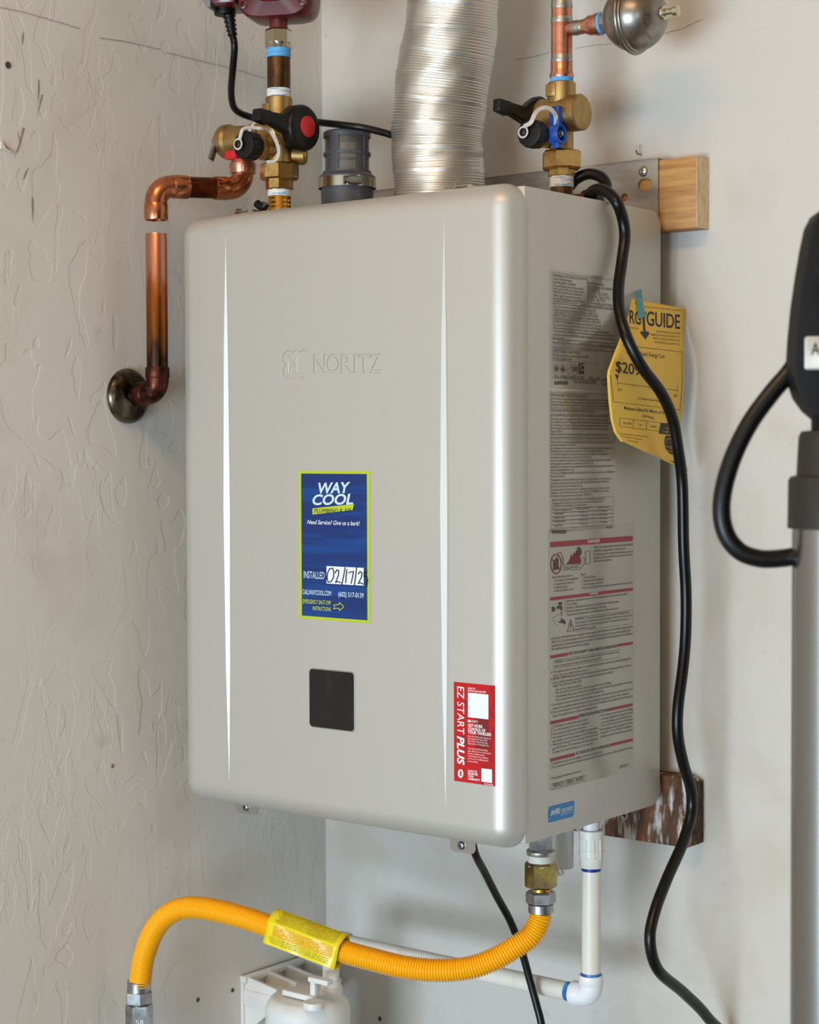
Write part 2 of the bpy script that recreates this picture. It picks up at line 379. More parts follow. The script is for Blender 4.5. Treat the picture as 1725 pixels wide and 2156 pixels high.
class Plane:
    """a flat print area; maps photo pixels to points of the real surface"""
    def __init__(s, ax, val, eps): s.ax = ax; s.val = val; s.n = Vector((0, -eps, 0)) if ax == 1 else Vector((eps, 0, 0)); s.ua = 0 if ax == 1 else 1
    def p(s, x, y): return at(x, y, s.ax, s.val)
    def text(s, mb, t, x0, y0, x1, cap, up=1, bold=0.0, shear=0.0, res=2, slope=0.0, lift=1):
        """baseline starts at pixel (x0,y0); ends near pixel column x1; cap height in pixels"""
        a = s.p(x0, y0); b = s.p(x1, y0); wd = b[s.ua]-a[s.ua]; h = s.p(x0, y0-cap).z-a.z
        def fn(x, y):
            q = a + s.n*lift; q[s.ua] += wd*x; q.z += h*y + slope*wd*x; return q
        put(mb, t, fn, bold, shear, res)
    def quad(s, mb, x0, y0, x1, y1, lift=1):
        a = s.p(x0, y0); b = s.p(x1, y0); c = s.p(x0, y1); q = []
        for u_, z in ((a, a.z), (b, a.z), (b, c.z), (a, c.z)):
            v = s.p(x0, y0) + s.n*lift; v[s.ua] = u_[s.ua]; v.z = z; q.append(v)
        mb.add(q, [(3, 2, 1, 0) if s.ax == 1 else (0, 1, 2, 3)])
    def poly(s, mb, pts, lift=1):
        mb.add([s.p(x, y)+s.n*lift for x, y in pts], [tuple(range(len(pts)))])
    def frame(s, mb, x0, y0, x1, y1, t=.00025, lift=1):
        a = s.p(x0, y0); b = s.p(x1, y0); c = s.p(x0, y1)
        ua, ub, z1, z0 = a[s.ua], b[s.ua], a.z, c.z
        for (u0, u1, w0, w1) in ((ua, ub, z1-t, z1), (ua, ub, z0, z0+t), (ua, ua+t, z0, z1), (ub-t, ub, z0, z1)):
            q = []
            for uu, zz in ((u0, w0), (u1, w0), (u1, w1), (u0, w1)):
                v = a + s.n*lift; v[s.ua] = uu; v.z = zz; q.append(v)
            mb.add(q, [(0, 1, 2, 3)])
    def line(s, mb, pts, wpx, lift=1):
        """thin stroke through pixel points, as flat ribbon"""
        for (xa, ya), (xb, yb) in zip(pts, pts[1:]):
            L = math.hypot(xb-xa, yb-ya) or 1; nx, ny = -(yb-ya)/L*wpx/2, (xb-xa)/L*wpx/2; ex, ey = (xb-xa)/L*wpx*.3, (yb-ya)/L*wpx*.3
            s.poly(mb, [(xa-ex+nx, ya-ey+ny), (xb+ex+nx, yb+ey+ny), (xb+ex-nx, yb+ey-ny), (xa-ex-nx, ya-ey-ny)], lift)
def ellipse(cx, cy, rx, ry, n=28): return [(cx+rx*math.cos(2*PI*k/n), cy+ry*math.sin(2*PI*k/n)) for k in range(n)]

# ------------------------------------------------------------------ setting
WX, WY = -0.485, 0.302            # faces of the left and the back wall
m = MB(); m.box((WX-.12, -4.6, 0), (WX, WY+.12, 2.7)); wall_left = struct(m.build('wall_left', 'plaster_left', flat=True))
m = MB(); m.box((WX, WY, 0), (5.2, WY+.12, 2.7)); wall_back = struct(m.build('wall_back', 'plaster_back', flat=True))
m = MB(); m.box((WX-.12, -4.6, -.1), (5.2, WY+.12, 0)); struct(m.build('floor', 'concrete', flat=True))
m = MB(); m.box((WX-.12, -4.6, 2.7), (5.2, WY+.12, 2.8)); struct(m.build('ceiling', 'ceiling_white', flat=True))
m = MB(); m.box((5.2, -4.6, 0), (5.32, WY+.12, 2.7)); struct(m.build('wall_right', 'plywood', flat=True))
for nm, lo, hi in (('wall_front', (WX-.12, -4.72, 0), (-.45, -4.6, 2.7)), ('wall_front', (1.6, -4.72, 0), (5.32, -4.6, 2.7)), ('wall_front', (-.45, -4.72, 2.1), (1.6, -4.6, 2.7))):
    m = MB(); m.box(lo, hi); struct(m.build(nm, 'plaster_back', flat=True))
# dents, tape seam and flaked paint of the walls
def wl(px, py, e=.0003): return atX(px, py, WX+e)
def wb(px, py, e=.0003): return atY(px, py, WY-e)
m = MB(); m.prism([wl(*q) for q in ((0, 297), (5, 299), (12, 308), (20, 314), (27, 321), (18, 320), (9, 314), (0, 314))], (.0012, 0, 0)); m.build('paint_chip', 'chip_white', wall_left)
m = MB(); m.prism([wl(*q) for q in ((4, 298), (13, 309), (28, 322), (22, 318), (11, 312))], (.0016, 0, 0)); m.build('paint_chip', 'chip_brown', wall_left)
m = MB(); c = wl(17, 137); m.lathe(c, (1, 0, 0), [(0, .0035), (.0008, .003), (.0006, .0016)], 20); m.build('nail_hole', 'hole_dark', wall_left)
def seam(pts, wdt, fn, nrm, name, par):
    P = spline([fn(*q) for q in pts], 8); m = MB()
    P = [p + Vector((0, 0, random.uniform(-.0004, .0004))) for p in P]
    rings = []
    for i, p in enumerate(P):
        w_ = wdt*random.uniform(.3, .8); rings.append([p+Vector((0, 0, w_)), p+Vector(nrm)*.0006, p-Vector((0, 0, w_))])
    m.loft(rings, False, False, loop=False); return m.build(name, 'seam_line', par)
mk('seam_line', (158, 148, 134), .8, 0)
seam([(0, 15), (60, 28), (120, 46), (168, 60)], .0004, wl, (1, 0, 0), 'tape_seam', wall_left)
seam([(210, 80), (260, 87), (337, 104)], .0005, wl, (1, 0, 0), 'tape_seam', wall_left)
seam([(350, 110), (420, 128), (480, 142), (560, 165)], .0004, wl, (1, 0, 0), 'tape_seam', wall_left)
seam([(1085, 125), (1130, 118), (1158, 109)], .0004, wb, (0, -1, 0), 'tape_seam', wall_back)
seam([(1400, 70), (1430, 62), (1450, 54), (1480, 40)], .0003, wb, (0, -1, 0), 'tape_seam', wall_back)
seam([(1210, 103), (1240, 97), (1290, 92)], .0003, wb, (0, -1, 0), 'tape_seam', wall_back)
mk('scuff', (150, 143, 134), .8, 0)
for q in (((47, 95), (48, 78), (49, 66)), ((80, 220), (82, 180), (81, 165)), ((86, 215), (89, 200), (78, 245)), ((48, 380), (54, 366), (60, 352)), ((68, 412), (69, 428), (70, 465)), ((36, 275), (42, 300), (30, 330)), ((44, 282), (50, 270), (37, 322))):
    P = [wl(*z) for z in q]; m = MB(); P = spline(P, 4); n_ = len(P)
    rings = [[p+Vector((0, .0011*math.sin(PI*i/(n_-1)), 0)), p+Vector((.0002, 0, 0)), p-Vector((0, .0011*math.sin(PI*i/(n_-1)), 0))] for i, p in enumerate(P)]
    m.loft(rings, False, False, loop=False); m.build('scuff_mark', 'scuff', wall_left)
for px, py, r_ in ((237, 1613, .0022), (490, 2085, .0026), (417, 2105, .0026), (800, 2145, .003)):
    m = MB(); m.lathe(wl(px, py) if px < 660 else wb(px, py), (1, 0, 0) if px < 660 else (0, -1, 0), [(0, r_), (.0007, r_*.7), (.0005, r_*.4)], 14); m.build('nail_hole', 'chip_brown' if px == 237 else 'hole_dark', wall_left if px < 660 else wall_back)
# ------------------------------------------------------------------ water heater
HW, HD, ZT, ZB, RC, YS = .426, .2663, 1.61, 1.0, .022, .024
heater = thing('water_heater', 'silver grey tankless water heater hung in the corner between the pipes', 'water heater', (-HW/2, HD/2, ZB))
FR = Plane(1, 0.0, .00025); SD = Plane(0, 0.0, .00025)
def glyph_outlines(ch, x0, y0, x1, cap):
    """outlines of one letter on the front plane as (x, z) loops"""
    loops = curve_loops(ch, 0.0, 9)
    xs = [x for L in loops for x, y in L]; mn, mx = min(xs), max(xs); a = FR.p(x0, y0); wd = FR.p(x1, y0).x-a.x; h = FR.p(x0, y0-cap).z-a.z
    return [[(a.x+(x-mn)/(mx-mn)*wd, a.z+y/CAPH*h) for x, y in L] for L in loops]
def tess(m, loops, y):
    T = tessellate_polygon([[Vector((x, z, 0)) for x, z in L] for L in loops]); V = [(x, y, z) for L in loops for x, z in L]; m.add(V, T)
def pressed_name(m, rect):
    """the flat patch of the cover with the pressed-in emblem and name"""
    shapes = []
    for ch, lx0, lx1 in (('N', 660.7, 686.3), ('O', 688.7, 716), ('R', 718.6, 742.3), ('I', 745.5, 753.2), ('T', 755.4, 777.6), ('Z', 779.4, 802)):
        Ls = glyph_outlines(ch, lx0, 784.6, lx1, 37.5); Ls.sort(key=lambda L: -abs(area2(L)))
        Ls = [L if (area2(L) > 0) == (k == 0) else L[::-1] for k, L in enumerate(Ls)]
        shapes.append([shift_loop(L, -.0004) for L in Ls])
    a = FR.p(595.5, 768); b = FR.p(652.5, 768); cx = (a.x+b.x)/2; wd = b.x-a.x; zc = a.z-.0001; hh = .0128; out = []
    C6 = [(sx*wd*.285, sz*hh*.5) for sx in (-1, 0, 1) for sz in (-1, 1)]; r = wd*.215
    for k in range(160):
        t = 2*PI*k/160; d = (math.cos(t), math.sin(t)); best = 0
        for x, z in C6:
            pr = x*d[0]+z*d[1]; disc = pr*pr-(x*x+z*z-r*r)
            if disc > 0: best = max(best, pr+math.sqrt(disc))
        out.append((cx+d[0]*best, zc+d[1]*best))
    shapes.append([out])
    tess(m, [[(p[0], p[2]) for p in rect]] + [S[0] for S in shapes], 0.0)
    dpt, sl = .0010, .0005
    for S in shapes:
        inner = [shift_loop(L, sl) for L in S]
        for L, I in zip(S, inner):
            n = len(L); m.add([(x, 0, z) for x, z in L]+[(x, dpt, z) for x, z in I], [(k, (k+1) % n, n+(k+1) % n, n+k) for k in range(n)])
        tess(m, inner, dpt)
        for L in S[1:]: tess(m, [L], 0.0)
def front_cover():
    m = MB(); ns = 18; nc = 10
    xc = (-HW+RC, -RC); zc = (ZB+RC, ZT-RC); rings = []
    for k in range(ns+1):
        th = PI/2*k/ns; rad = RC*math.sin(th); y = RC*(1-math.cos(th)); ring = []
        for (cx, cz, a0) in ((xc[1], zc[1], 0), (xc[0], zc[1], PI/2), (xc[0], zc[0], PI), (xc[1], zc[0], 1.5*PI)):
            for j in range(nc+1):
                a = a0+PI/2*j/nc; ring.append((cx+rad*math.cos(a), y, cz+rad*math.sin(a)))
        rings.append(ring)
    rings.append([(x, YS, z) for x, y, z in rings[-1]])
    m.loft(rings[1:], False, True)
    # fan from sharp inner corners (ring 0 is degenerate)
    n = 4*(nc+1); base = len(m.v); r1 = rings[1]
    A, B, C, D_ = (xc[1], 0, zc[1]), (xc[0], 0, zc[1]), (xc[0], 0, zc[0]), (xc[1], 0, zc[0])
    # flat face with two long tapered grooves
    def groove(x, zt, zb, hw, d): return dict(x=x, t=(x, 0, zt), b=(x, 0, zb), l=(x-hw, 0, (zt+zb)/2), r=(x+hw, 0, (zt+zb)/2), c=(x, d, (zt+zb)/2),
                                              l1=(x-hw*.62, 0, zt*.8+zb*.2), r1=(x+hw*.62, 0, zt*.8+zb*.2), c1=(x, d*.62, zt*.8+zb*.2),
                                              l2=(x-hw*.62, 0, zt*.2+zb*.8), r2=(x+hw*.62, 0, zt*.2+zb*.8), c2=(x, d*.62, zt*.2+zb*.8))
    g1 = groove(FR.p(479, 1070).x, FR.p(475, 495).z, FR.p(484, 1645).z, .0056, .0034)
    g2 = groove(FR.p(937, 1078).x, FR.p(937, 446).z, FR.p(939, 1710).z, .0056, .0034)
    polys = []
    polys.append([B, C, (g1['x'], 0, zc[0]), g1['b'], g1['l2'], g1['l'], g1['l1'], g1['t'], (g1['x'], 0, zc[1])])
    TL, BL, TR, BR = (g1['x'], 0, zc[1]), (g1['x'], 0, zc[0]), (g2['x'], 0, zc[1]), (g2['x'], 0, zc[0])
    xa, xb, za, zb2 = FR.p(585, 770).x, FR.p(815, 770).x, FR.p(700, 806).z, FR.p(700, 728).z
    a_, b_, c_, d_ = (xa, 0, za), (xb, 0, za), (xb, 0, zb2), (xa, 0, zb2)
    polys.append([TL, g1['t'], g1['r1'], g1['r'], g1['r2'], g1['b'], BL, a_, d_])
    polys.append([BL, BR, b_, a_]); polys.append([BR, g2['b'], g2['l2'], g2['l'], g2['l1'], g2['t'], TR, c_, b_]); polys.append([TR, TL, d_, c_])
    pressed_name(m, [a_, b_, c_, d_])
    polys.append([(g2['x'], 0, zc[1]), g2['t'], g2['r1'], g2['r'], g2['r2'], g2['b'], (g2['x'], 0, zc[0]), D_, A])
    for g in (g1, g2):
        polys += [[g['t'], g['l1'], g['c1']], [g['l1'], g['l'], g['c'], g['c1']], [g['l'], g['l2'], g['c2'], g['c']], [g['l2'], g['b'], g['c2']],
                  [g['t'], g['c1'], g['r1']], [g['r1'], g['c1'], g['c'], g['r']], [g['r'], g['c'], g['c2'], g['r2']], [g['r2'], g['c2'], g['b']]]
    for p in polys: m.add(p, [tuple(range(len(p)))])
    # first fillet band
    top = [A, (g2['x'], 0, zc[1]), (g1['x'], 0, zc[1]), B]; bot = [C, (g1['x'], 0, zc[0]), (g2['x'], 0, zc[0]), D_]
    cs = (A, B, C, D_)
    for q in range(4):
        for j in range(nc): m.add([cs[q], r1[q*(nc+1)+j], r1[q*(nc+1)+j+1]], [(0, 1, 2)])
    m.add(top + [r1[nc+1], r1[nc]], [(0, 1, 2, 3, 4, 5)])
    m.add([B, C, r1[2*(nc+1)], r1[2*(nc+1)-1]], [(0, 1, 2, 3)])
    m.add(bot + [r1[3*(nc+1)], r1[3*(nc+1)-1]], [(0, 1, 2, 3, 4, 5)])
    m.add([D_, A, r1[0], r1[4*(nc+1)-1]], [(0, 1, 2, 3)])
    return m
m = front_cover()
bm = bmesh.new(); me = bpy.data.meshes.new('x'); me.from_pydata(m.v, [], m.f); bm.from_mesh(me); bmesh.ops.remove_doubles(bm, verts=bm.verts, dist=1e-6)
bmesh.ops.dissolve_degenerate(bm, edges=bm.edges, dist=1e-7); bm.to_mesh(me)
m2 = MB(); m2.v = [tuple(v.co) for v in me.vertices]; m2.f = [tuple(p.vertices) for p in me.polygons]; bm.free()
cover = m2.build('front_cover', 'paint', heater, angle=22)
cover.data.polygons.foreach_set('use_smooth', [abs(q.normal.y) < .9995 for q in cover.data.polygons])
m = MB()
def emblem_n():
    cu = bpy.data.curves.new('c', 'FONT'); cu.body = 'N'; cu.size = 1; cu.resolution_u = 6
    o = bpy.data.objects.new('c', cu); COL.objects.link(o); a = FR.p(603, 786); wd = FR.p(627, 786).x-a.x; h = FR.p(603, 751).z-a.z; sc = h/CAPH
    cu.extrude = .0006/sc; cu.bevel_depth = .0006/sc; cu.bevel_resolution = 1; cu.offset = .01
    dg = bpy.context.evaluated_depsgraph_get(); me = bpy.data.meshes.new_from_object(o.evaluated_get(dg)); xs = [v.co.x for v in me.vertices]; zs = [v.co.z for v in me.vertices]
    V = [(a.x+(v.co.x-min(xs))/(max(xs)-min(xs))*wd, .0001-(v.co.z-max(zs))*sc, a.z+v.co.y*sc) for v in me.vertices]
    F = [tuple(p.vertices) for p in me.polygons]; bpy.data.objects.remove(o); m.add(V, F)
emblem_n(); m.build('emblem_letter', 'paint', heater, angle=30)
# body behind the cover
def body():
    m = MB(); r = .016; z0, z1, y0, y1 = ZB+.0048, ZT-.0031, YS, HD; prof = [(y0, z0)]
    for k in range(7): a = -PI/2+PI/2*k/6; prof.append((y1-r+r*math.cos(a), z0+r+r*math.sin(a)))
    for k in range(7): a = PI/2*k/6; prof.append((y1-r+r*math.cos(a), z1-r+r*math.sin(a)))
    prof.append((y0, z1))
    m.prism([(-HW+.0012, y, z) for y, z in prof], (HW-.0024, 0, 0)); return m
body().build('body', 'paint', heater, angle=30, bevel=.0012)
# vertical offset so that prints lie on the body side
SD = Plane(0, -.0012, .00025)
# display panel
def rrect(cx, cz, hw, hz, r, n=6):
    out = []
    for sx, sz, a0 in ((1, 1, 0), (-1, 1, PI/2), (-1, -1, PI), (1, -1, 1.5*PI)):
        for k in range(n+1): a = a0+PI/2*k/n; out.append((cx+sx*(hw-r)+r*math.cos(a), cz+sz*(hz-r)+r*math.sin(a)))
    return out
a = FR.p(652, 1473); b = FR.p(748, 1473); zt_ = FR.p(652, 1406).z; zb_ = FR.p(652, 1530).z
cx, cz, hw, hz = (a.x+b.x)/2, (zt_+zb_)/2, (b.x-a.x)/2, (zt_-zb_)/2
m = MB(); m.prism([(x, -.0007, z) for x, z in rrect(cx, cz, hw, hz, .0045)], (0, .0009, 0)); dp = m.build('display_panel', 'panel_rim', heater, bevel=.0003)
m = MB(); m.prism([(x, -.0010, z) for x, z in rrect(cx, cz, hw-.0009, hz-.0009, .0038)], (0, .0006, 0)); m.build('screen', 'panel_black', dp)
# cover tabs with screws
for x0, x1, yt, yb in ((498, 544, 1690, 1713), (949, 1001, 1768, 1795)):
    a = atY(x0, yb, .030); b = atY(x1, yb, .030)
    m = MB(); r = .005; xa, xb, z0, z1 = a.x, b.x, (a.z+b.z)/2, ZB+.004
    pts = [(xa, z1), (xa, z0+r)] + [(xa+r-r*math.cos(PI/2*k/5), z0+r-r*math.sin(PI/2*k/5)) for k in range(1, 6)] + [(xb-r+r*math.sin(PI/2*k/5), z0+r-r*math.cos(PI/2*k/5)) for k in range(6)] + [(xb, z1)]
    m.prism([(x, .029, z) for x, z in pts], (0, .0016, 0)); tb = m.build('cover_tab', 'steel', heater)
    m = MB(); c = Vector(((xa+xb)/2-.001, .029, z0+.0068)); m.lathe(c, (0, -1, 0), [(0, .0042), (.0008, .0041), (.0018, .0033), (.0023, .0018)], 20); sc_ = m.build('screw', 'zinc', tb)
    for hx, hz_ in ((.0022, .0005), (.0005, .0022)):
        m = MB(); m.box((c.x-hx, c.y-.0026, c.z-hz_), (c.x+hx, c.y-.0020, c.z+hz_)); m.build('screw_slot', 'hole_dark', tb)
# draw latches on top edge
for px0, px1, py in ((497, 548, 446), (958, 1012, 395)):
    a = atY(px0, py, .045); b = atY(px1, py, .045); z = ZT-.003; L = b.x-a.x
    m = MB(); m.box((a.x, .038, z-.002), (b.x, .052, z+.0035)); la = m.build('latch', 'nickel', heater, bevel=.0006)
    m = MB(); m.obox((a.x+L*.42, .042, z+.0085), Vector((1, 0, .02)).normalized(), Vector((0, 1, 0)), Vector((0, 0, 1)), L*.24, .0045, .0004)
    m.obox((a.x+L*.16, .042, z+.0075), Vector((.35, 0, .9)).normalized(), Vector((0, 1, 0)), Vector((.9, 0, -.35)).normalized(), .0045, .0045, .0004); m.build('latch_lever', 'steel', la)
    m = MB(); m.cyl((b.x-.006, .036, z+.0055), (b.x-.006, .050, z+.0055), .0036, seg=16); m.build('latch_pivot', 'nickel', la)
    m = MB(); m.tube([(a.x+L*.5, .038, z+.005), (b.x-.004, .038, z+.0075), (b.x+.001, .038, z+.003)], .0008, 8); m.build('latch_wire', 'nickel', la)
# ---- stickers and labels --------------------------------------------------
def c6(u, v): return 580+u*.2876, 720+v*.2876
def c7(u, v): return 940+u*.1159, 1420+v*.1159
def c3(u, v): return 1100+u*.2203, 540+v*.2203
def c4(u, v): return 1100+u*.2203, 980+v*.2203
def c5(u, v): return 1100+u*.2203, 1340+v*.2203
# blue service sticker
m = MB(); x0, y0 = c6(170, 942); x1, _ = c6(694, 950); _, y1 = c6(165, 2022)
FR.quad(m, x0, y0, x1, y1, 1); svc = m.build('service_sticker', 'sticker_lime', heater); sub(svc, 'blue and lime service sticker')
m = MB(); a0, b0 = c6(191, 963); a1, _ = c6(671, 963); _, b1 = c6(186, 2002); FR.quad(m, a0, b0, a1, b1, 2); m.build('sticker_field', 'sticker_blue', svc)
def T(mb, pl, conv, s, u, v, u1, capc, k, **kw):
    x, y = conv(u, v); x1_, _ = conv(u1, v); pl.text(mb, s, x, y, x1_, capc*k, **kw)
m = MB()
T(m, FR, c6, 'WAY', 318, 1108, 552, 74, .2876, bold=.035, shear=.2, slope=.03, lift=3, res=3)
T(m, FR, c6, 'COOL', 276, 1192, 574, 72, .2876, bold=.035, shear=.2, slope=.03, lift=3, res=3)
m.build('lettering', 'ink_pale', svc)
m = MB(); FR.poly(m, [c6(275, 1218), c6(580, 1186), c6(568, 1232), c6(275, 1263)], 3); m.build('banner', 'sticker_lime', svc)
m = MB(); T(m, FR, c6, 'PLUMBING & AIR', 290, 1252, 560, 30, .2876, bold=0.0, shear=.2, slope=.03, lift=4); m.build('lettering', 'ink', svc)
m = MB()
T(m, FR, c6, 'Need Service? Give us a bark!', 236, 1332, 622, 30, .2876, shear=.32, lift=3, bold=.006)
m.build('lettering', 'ink_white', svc)
m = MB(); T(m, FR, c6, 'INSTALLED', 212, 1727, 364, 50, .2876, lift=3, bold=.004)
T(m, FR, c6, 'CALLWAYCOOL.COM', 202, 1845, 412, 34, .2876, lift=3, bold=.012)
T(m, FR, c6, '(602) 517-0139', 464, 1862, 650, 34, .2876, lift=3, bold=.012); m.build('lettering', 'ink_pale', svc)
m = MB(); T(m, FR, c6, 'EMERGENCY SHUT-OFF', 205, 1912, 410, 30, .2876, lift=3); T(m, FR, c6, 'INSTRUCTIONS', 278, 1962, 410, 28, .2876, lift=3)
ar = [(430, 1925), (472, 1922), (470, 1905), (506, 1938), (472, 1968), (472, 1950), (450, 1948), (428, 1956), (438, 1940), (430, 1925)]
FR.line(m, [c6(*q) for q in ar], 1.3, 3); m.build('lettering', 'ink_lime', svc)
m = MB(); x0, y0 = c6(378, 1640); x1, _ = c6(650, 1650); _, y1 = c6(376, 1768); FR.quad(m, x0, y0, x1, y1, 3); m.build('date_field', 'sticker_white', svc)
m = MB()
for st in ([(402, 1660), (388, 1690), (383, 1730), (392, 1758), (412, 1755), (430, 1725), (434, 1685), (424, 1655), (402, 1660)],
           [(443, 1690), (455, 1668), (470, 1675), (466, 1710), (446, 1760), (462, 1752), (484, 1762)],
           [(516, 1650), (504, 1720), (490, 1780)], [(528, 1665), (524, 1715), (520, 1762)],
           [(540, 1690), (560, 1682), (578, 1680), (570, 1720), (560, 1768)],
           [(600, 1650), (592, 1720), (584, 1784)],
           [(612, 1700), (625, 1680), (640, 1690), (634, 1725), (612, 1768), (630, 1762), (648, 1772)],
           [(676, 1684), (655, 1688), (654, 1718)], [(654, 1718), (672, 1716), (680, 1745), (672, 1792)]):
    FR.line(m, [c6(*q) for q in st], 1.9, 5)
m.build('handwriting', 'ink_pen', svc)
# red app sticker
m = MB(); x0, y0 = c7(140, 133); x1, _ = c7(884, 205); _, y1 = c7(140, 1930); FR.quad(m, x0, y0, x1, y1, 1); app = m.build('app_sticker', 'sticker_red', heater); sub(app, 'red app sticker with white lettering')
m = MB()
def vtext(mb, s, u0, v0, v1, wd, bold, shear):
    # lettering turned a quarter turn clockwise: reads downward
    a = FR.p(*c7(u0, v0)); L = a.z-FR.p(*c7(u0, v1)).z; h = FR.p(*c7(u0+wd, v0)).x-a.x
    put(mb, s, lambda x, y: Vector((a.x+h*y, -.0005, a.z-L*x)), bold, shear, 3)
vtext(m, 'EZ START', 206, 212, 1080, 122, -.008, .08); vtext(m, 'PLUS', 206, 1115, 1632, 122, .035, .2)
k7 = .1159
for s, v, u1, cp in (('SCAN TO', 262, 530, 30), ('DOWNLOAD OUR APP', 306, 722, 30)): T(m, FR, c7, s, 398, v, u1, cp, k7, bold=.02, lift=2)
T(m, FR, c7, 'NORITZ', 455, 868, 580, 40, k7, lift=2)
FR.quad(m, *c7(398, 822), *c7(445, 866), 2)
for s, v, u1 in (('GET MORE', 944, 660), ('CONTROL OF', 1010, 716), ('YOUR TANKLESS', 1070, 818)): T(m, FR, c7, s, 398, v, u1, 50, k7, bold=.03, lift=2)
for s, v, u1 in (('Scan the QR code above to', 1128, 812), ('download the Noritz EZ', 1172, 750), ('Start Plus App from the', 1216, 758), ('App Store or Google Play', 1260, 778),
                 ('The Noritz EZ Start Plus', 1352, 758), ('app allows you to set water', 1397, 816), ('heater temperature,', 1442, 700), ('scheduling, recirculation', 1488, 770), ('and more via Bluetooth', 1534, 768), ('connectivity.', 1582, 582)):
    T(m, FR, c7, s, 398, v, u1, 26, k7, lift=2)
for s, v, u1 in (('SCAN TO', 1765, 566), ('REGISTER', 1813, 580), ('YOUR', 1860, 502), ('WARRANTY', 1908, 620)): T(m, FR, c7, s, 398, v, u1, 34, k7, bold=.03, lift=2)
T(m, FR, c7, 'FHCK060', 695, 1998, 855, 26, k7, lift=2)
FR.poly(m, [c7(*q) for q in ellipse(266, 1800, 50, 80)], 2)
m.build('lettering', 'ink_white', app)
m = MB(); FR.quad(m, *c7(398, 328), *c7(770, 775), 2); m.build('white_square', 'sticker_white', app)
m = MB(); FR.quad(m, *c7(645, 1702), *c7(836, 1945), 2); m.build('white_square', 'sticker_white', app)
m = MB(); FR.line(m, [c7(*q) for q in ((245, 1780), (290, 1822), (266, 1845), (266, 1752), (290, 1778), (245, 1822))], 1.2, 3); m.build('radio_symbol', 'sticker_red', app)
m = MB(); FR.quad(m, *c7(648, 1945), *c7(670, 2000), 2); FR.line(m, [c7(330, 480), c7(385, 500), c7(375, 590)], 1.6, 2); FR.line(m, [c7(262, 1340), c7(325, 1345), c7(325, 1640), c7(470, 1650)], .7, 1.5)
FR.quad(m, *c7(528, 790), *c7(775, 1330), 1.5); m.build('print_shade', 'ink_darkred', app)
# certification sticker on the side
m = MB(); pts = [c5(252, 1628), c5(490, 1570), c5(496, 1585), c5(492, 1690), c5(480, 1722), c5(250, 1782), c5(244, 1700)]
SD.poly(m, pts, 1); cert = m.build('certification_sticker', 'sticker_cyan', heater)
m = MB(); T(m, SD, c5, 'AHRI', 266, 1714, 358, 52, .2203, bold=.03, shear=.1, lift=2); T(m, SD, c5, 'CERTIFIED', 366, 1690, 482, 38, .2203, lift=2, bold=.006)
T(m, SD, c5, 'www.ahridirectory.org', 362, 1712, 476, 12, .2203, lift=2); T(m, SD, c5, 'c', 257, 1750, 266, 18, .2203, lift=2); m.build('lettering', 'ink_white', cert)
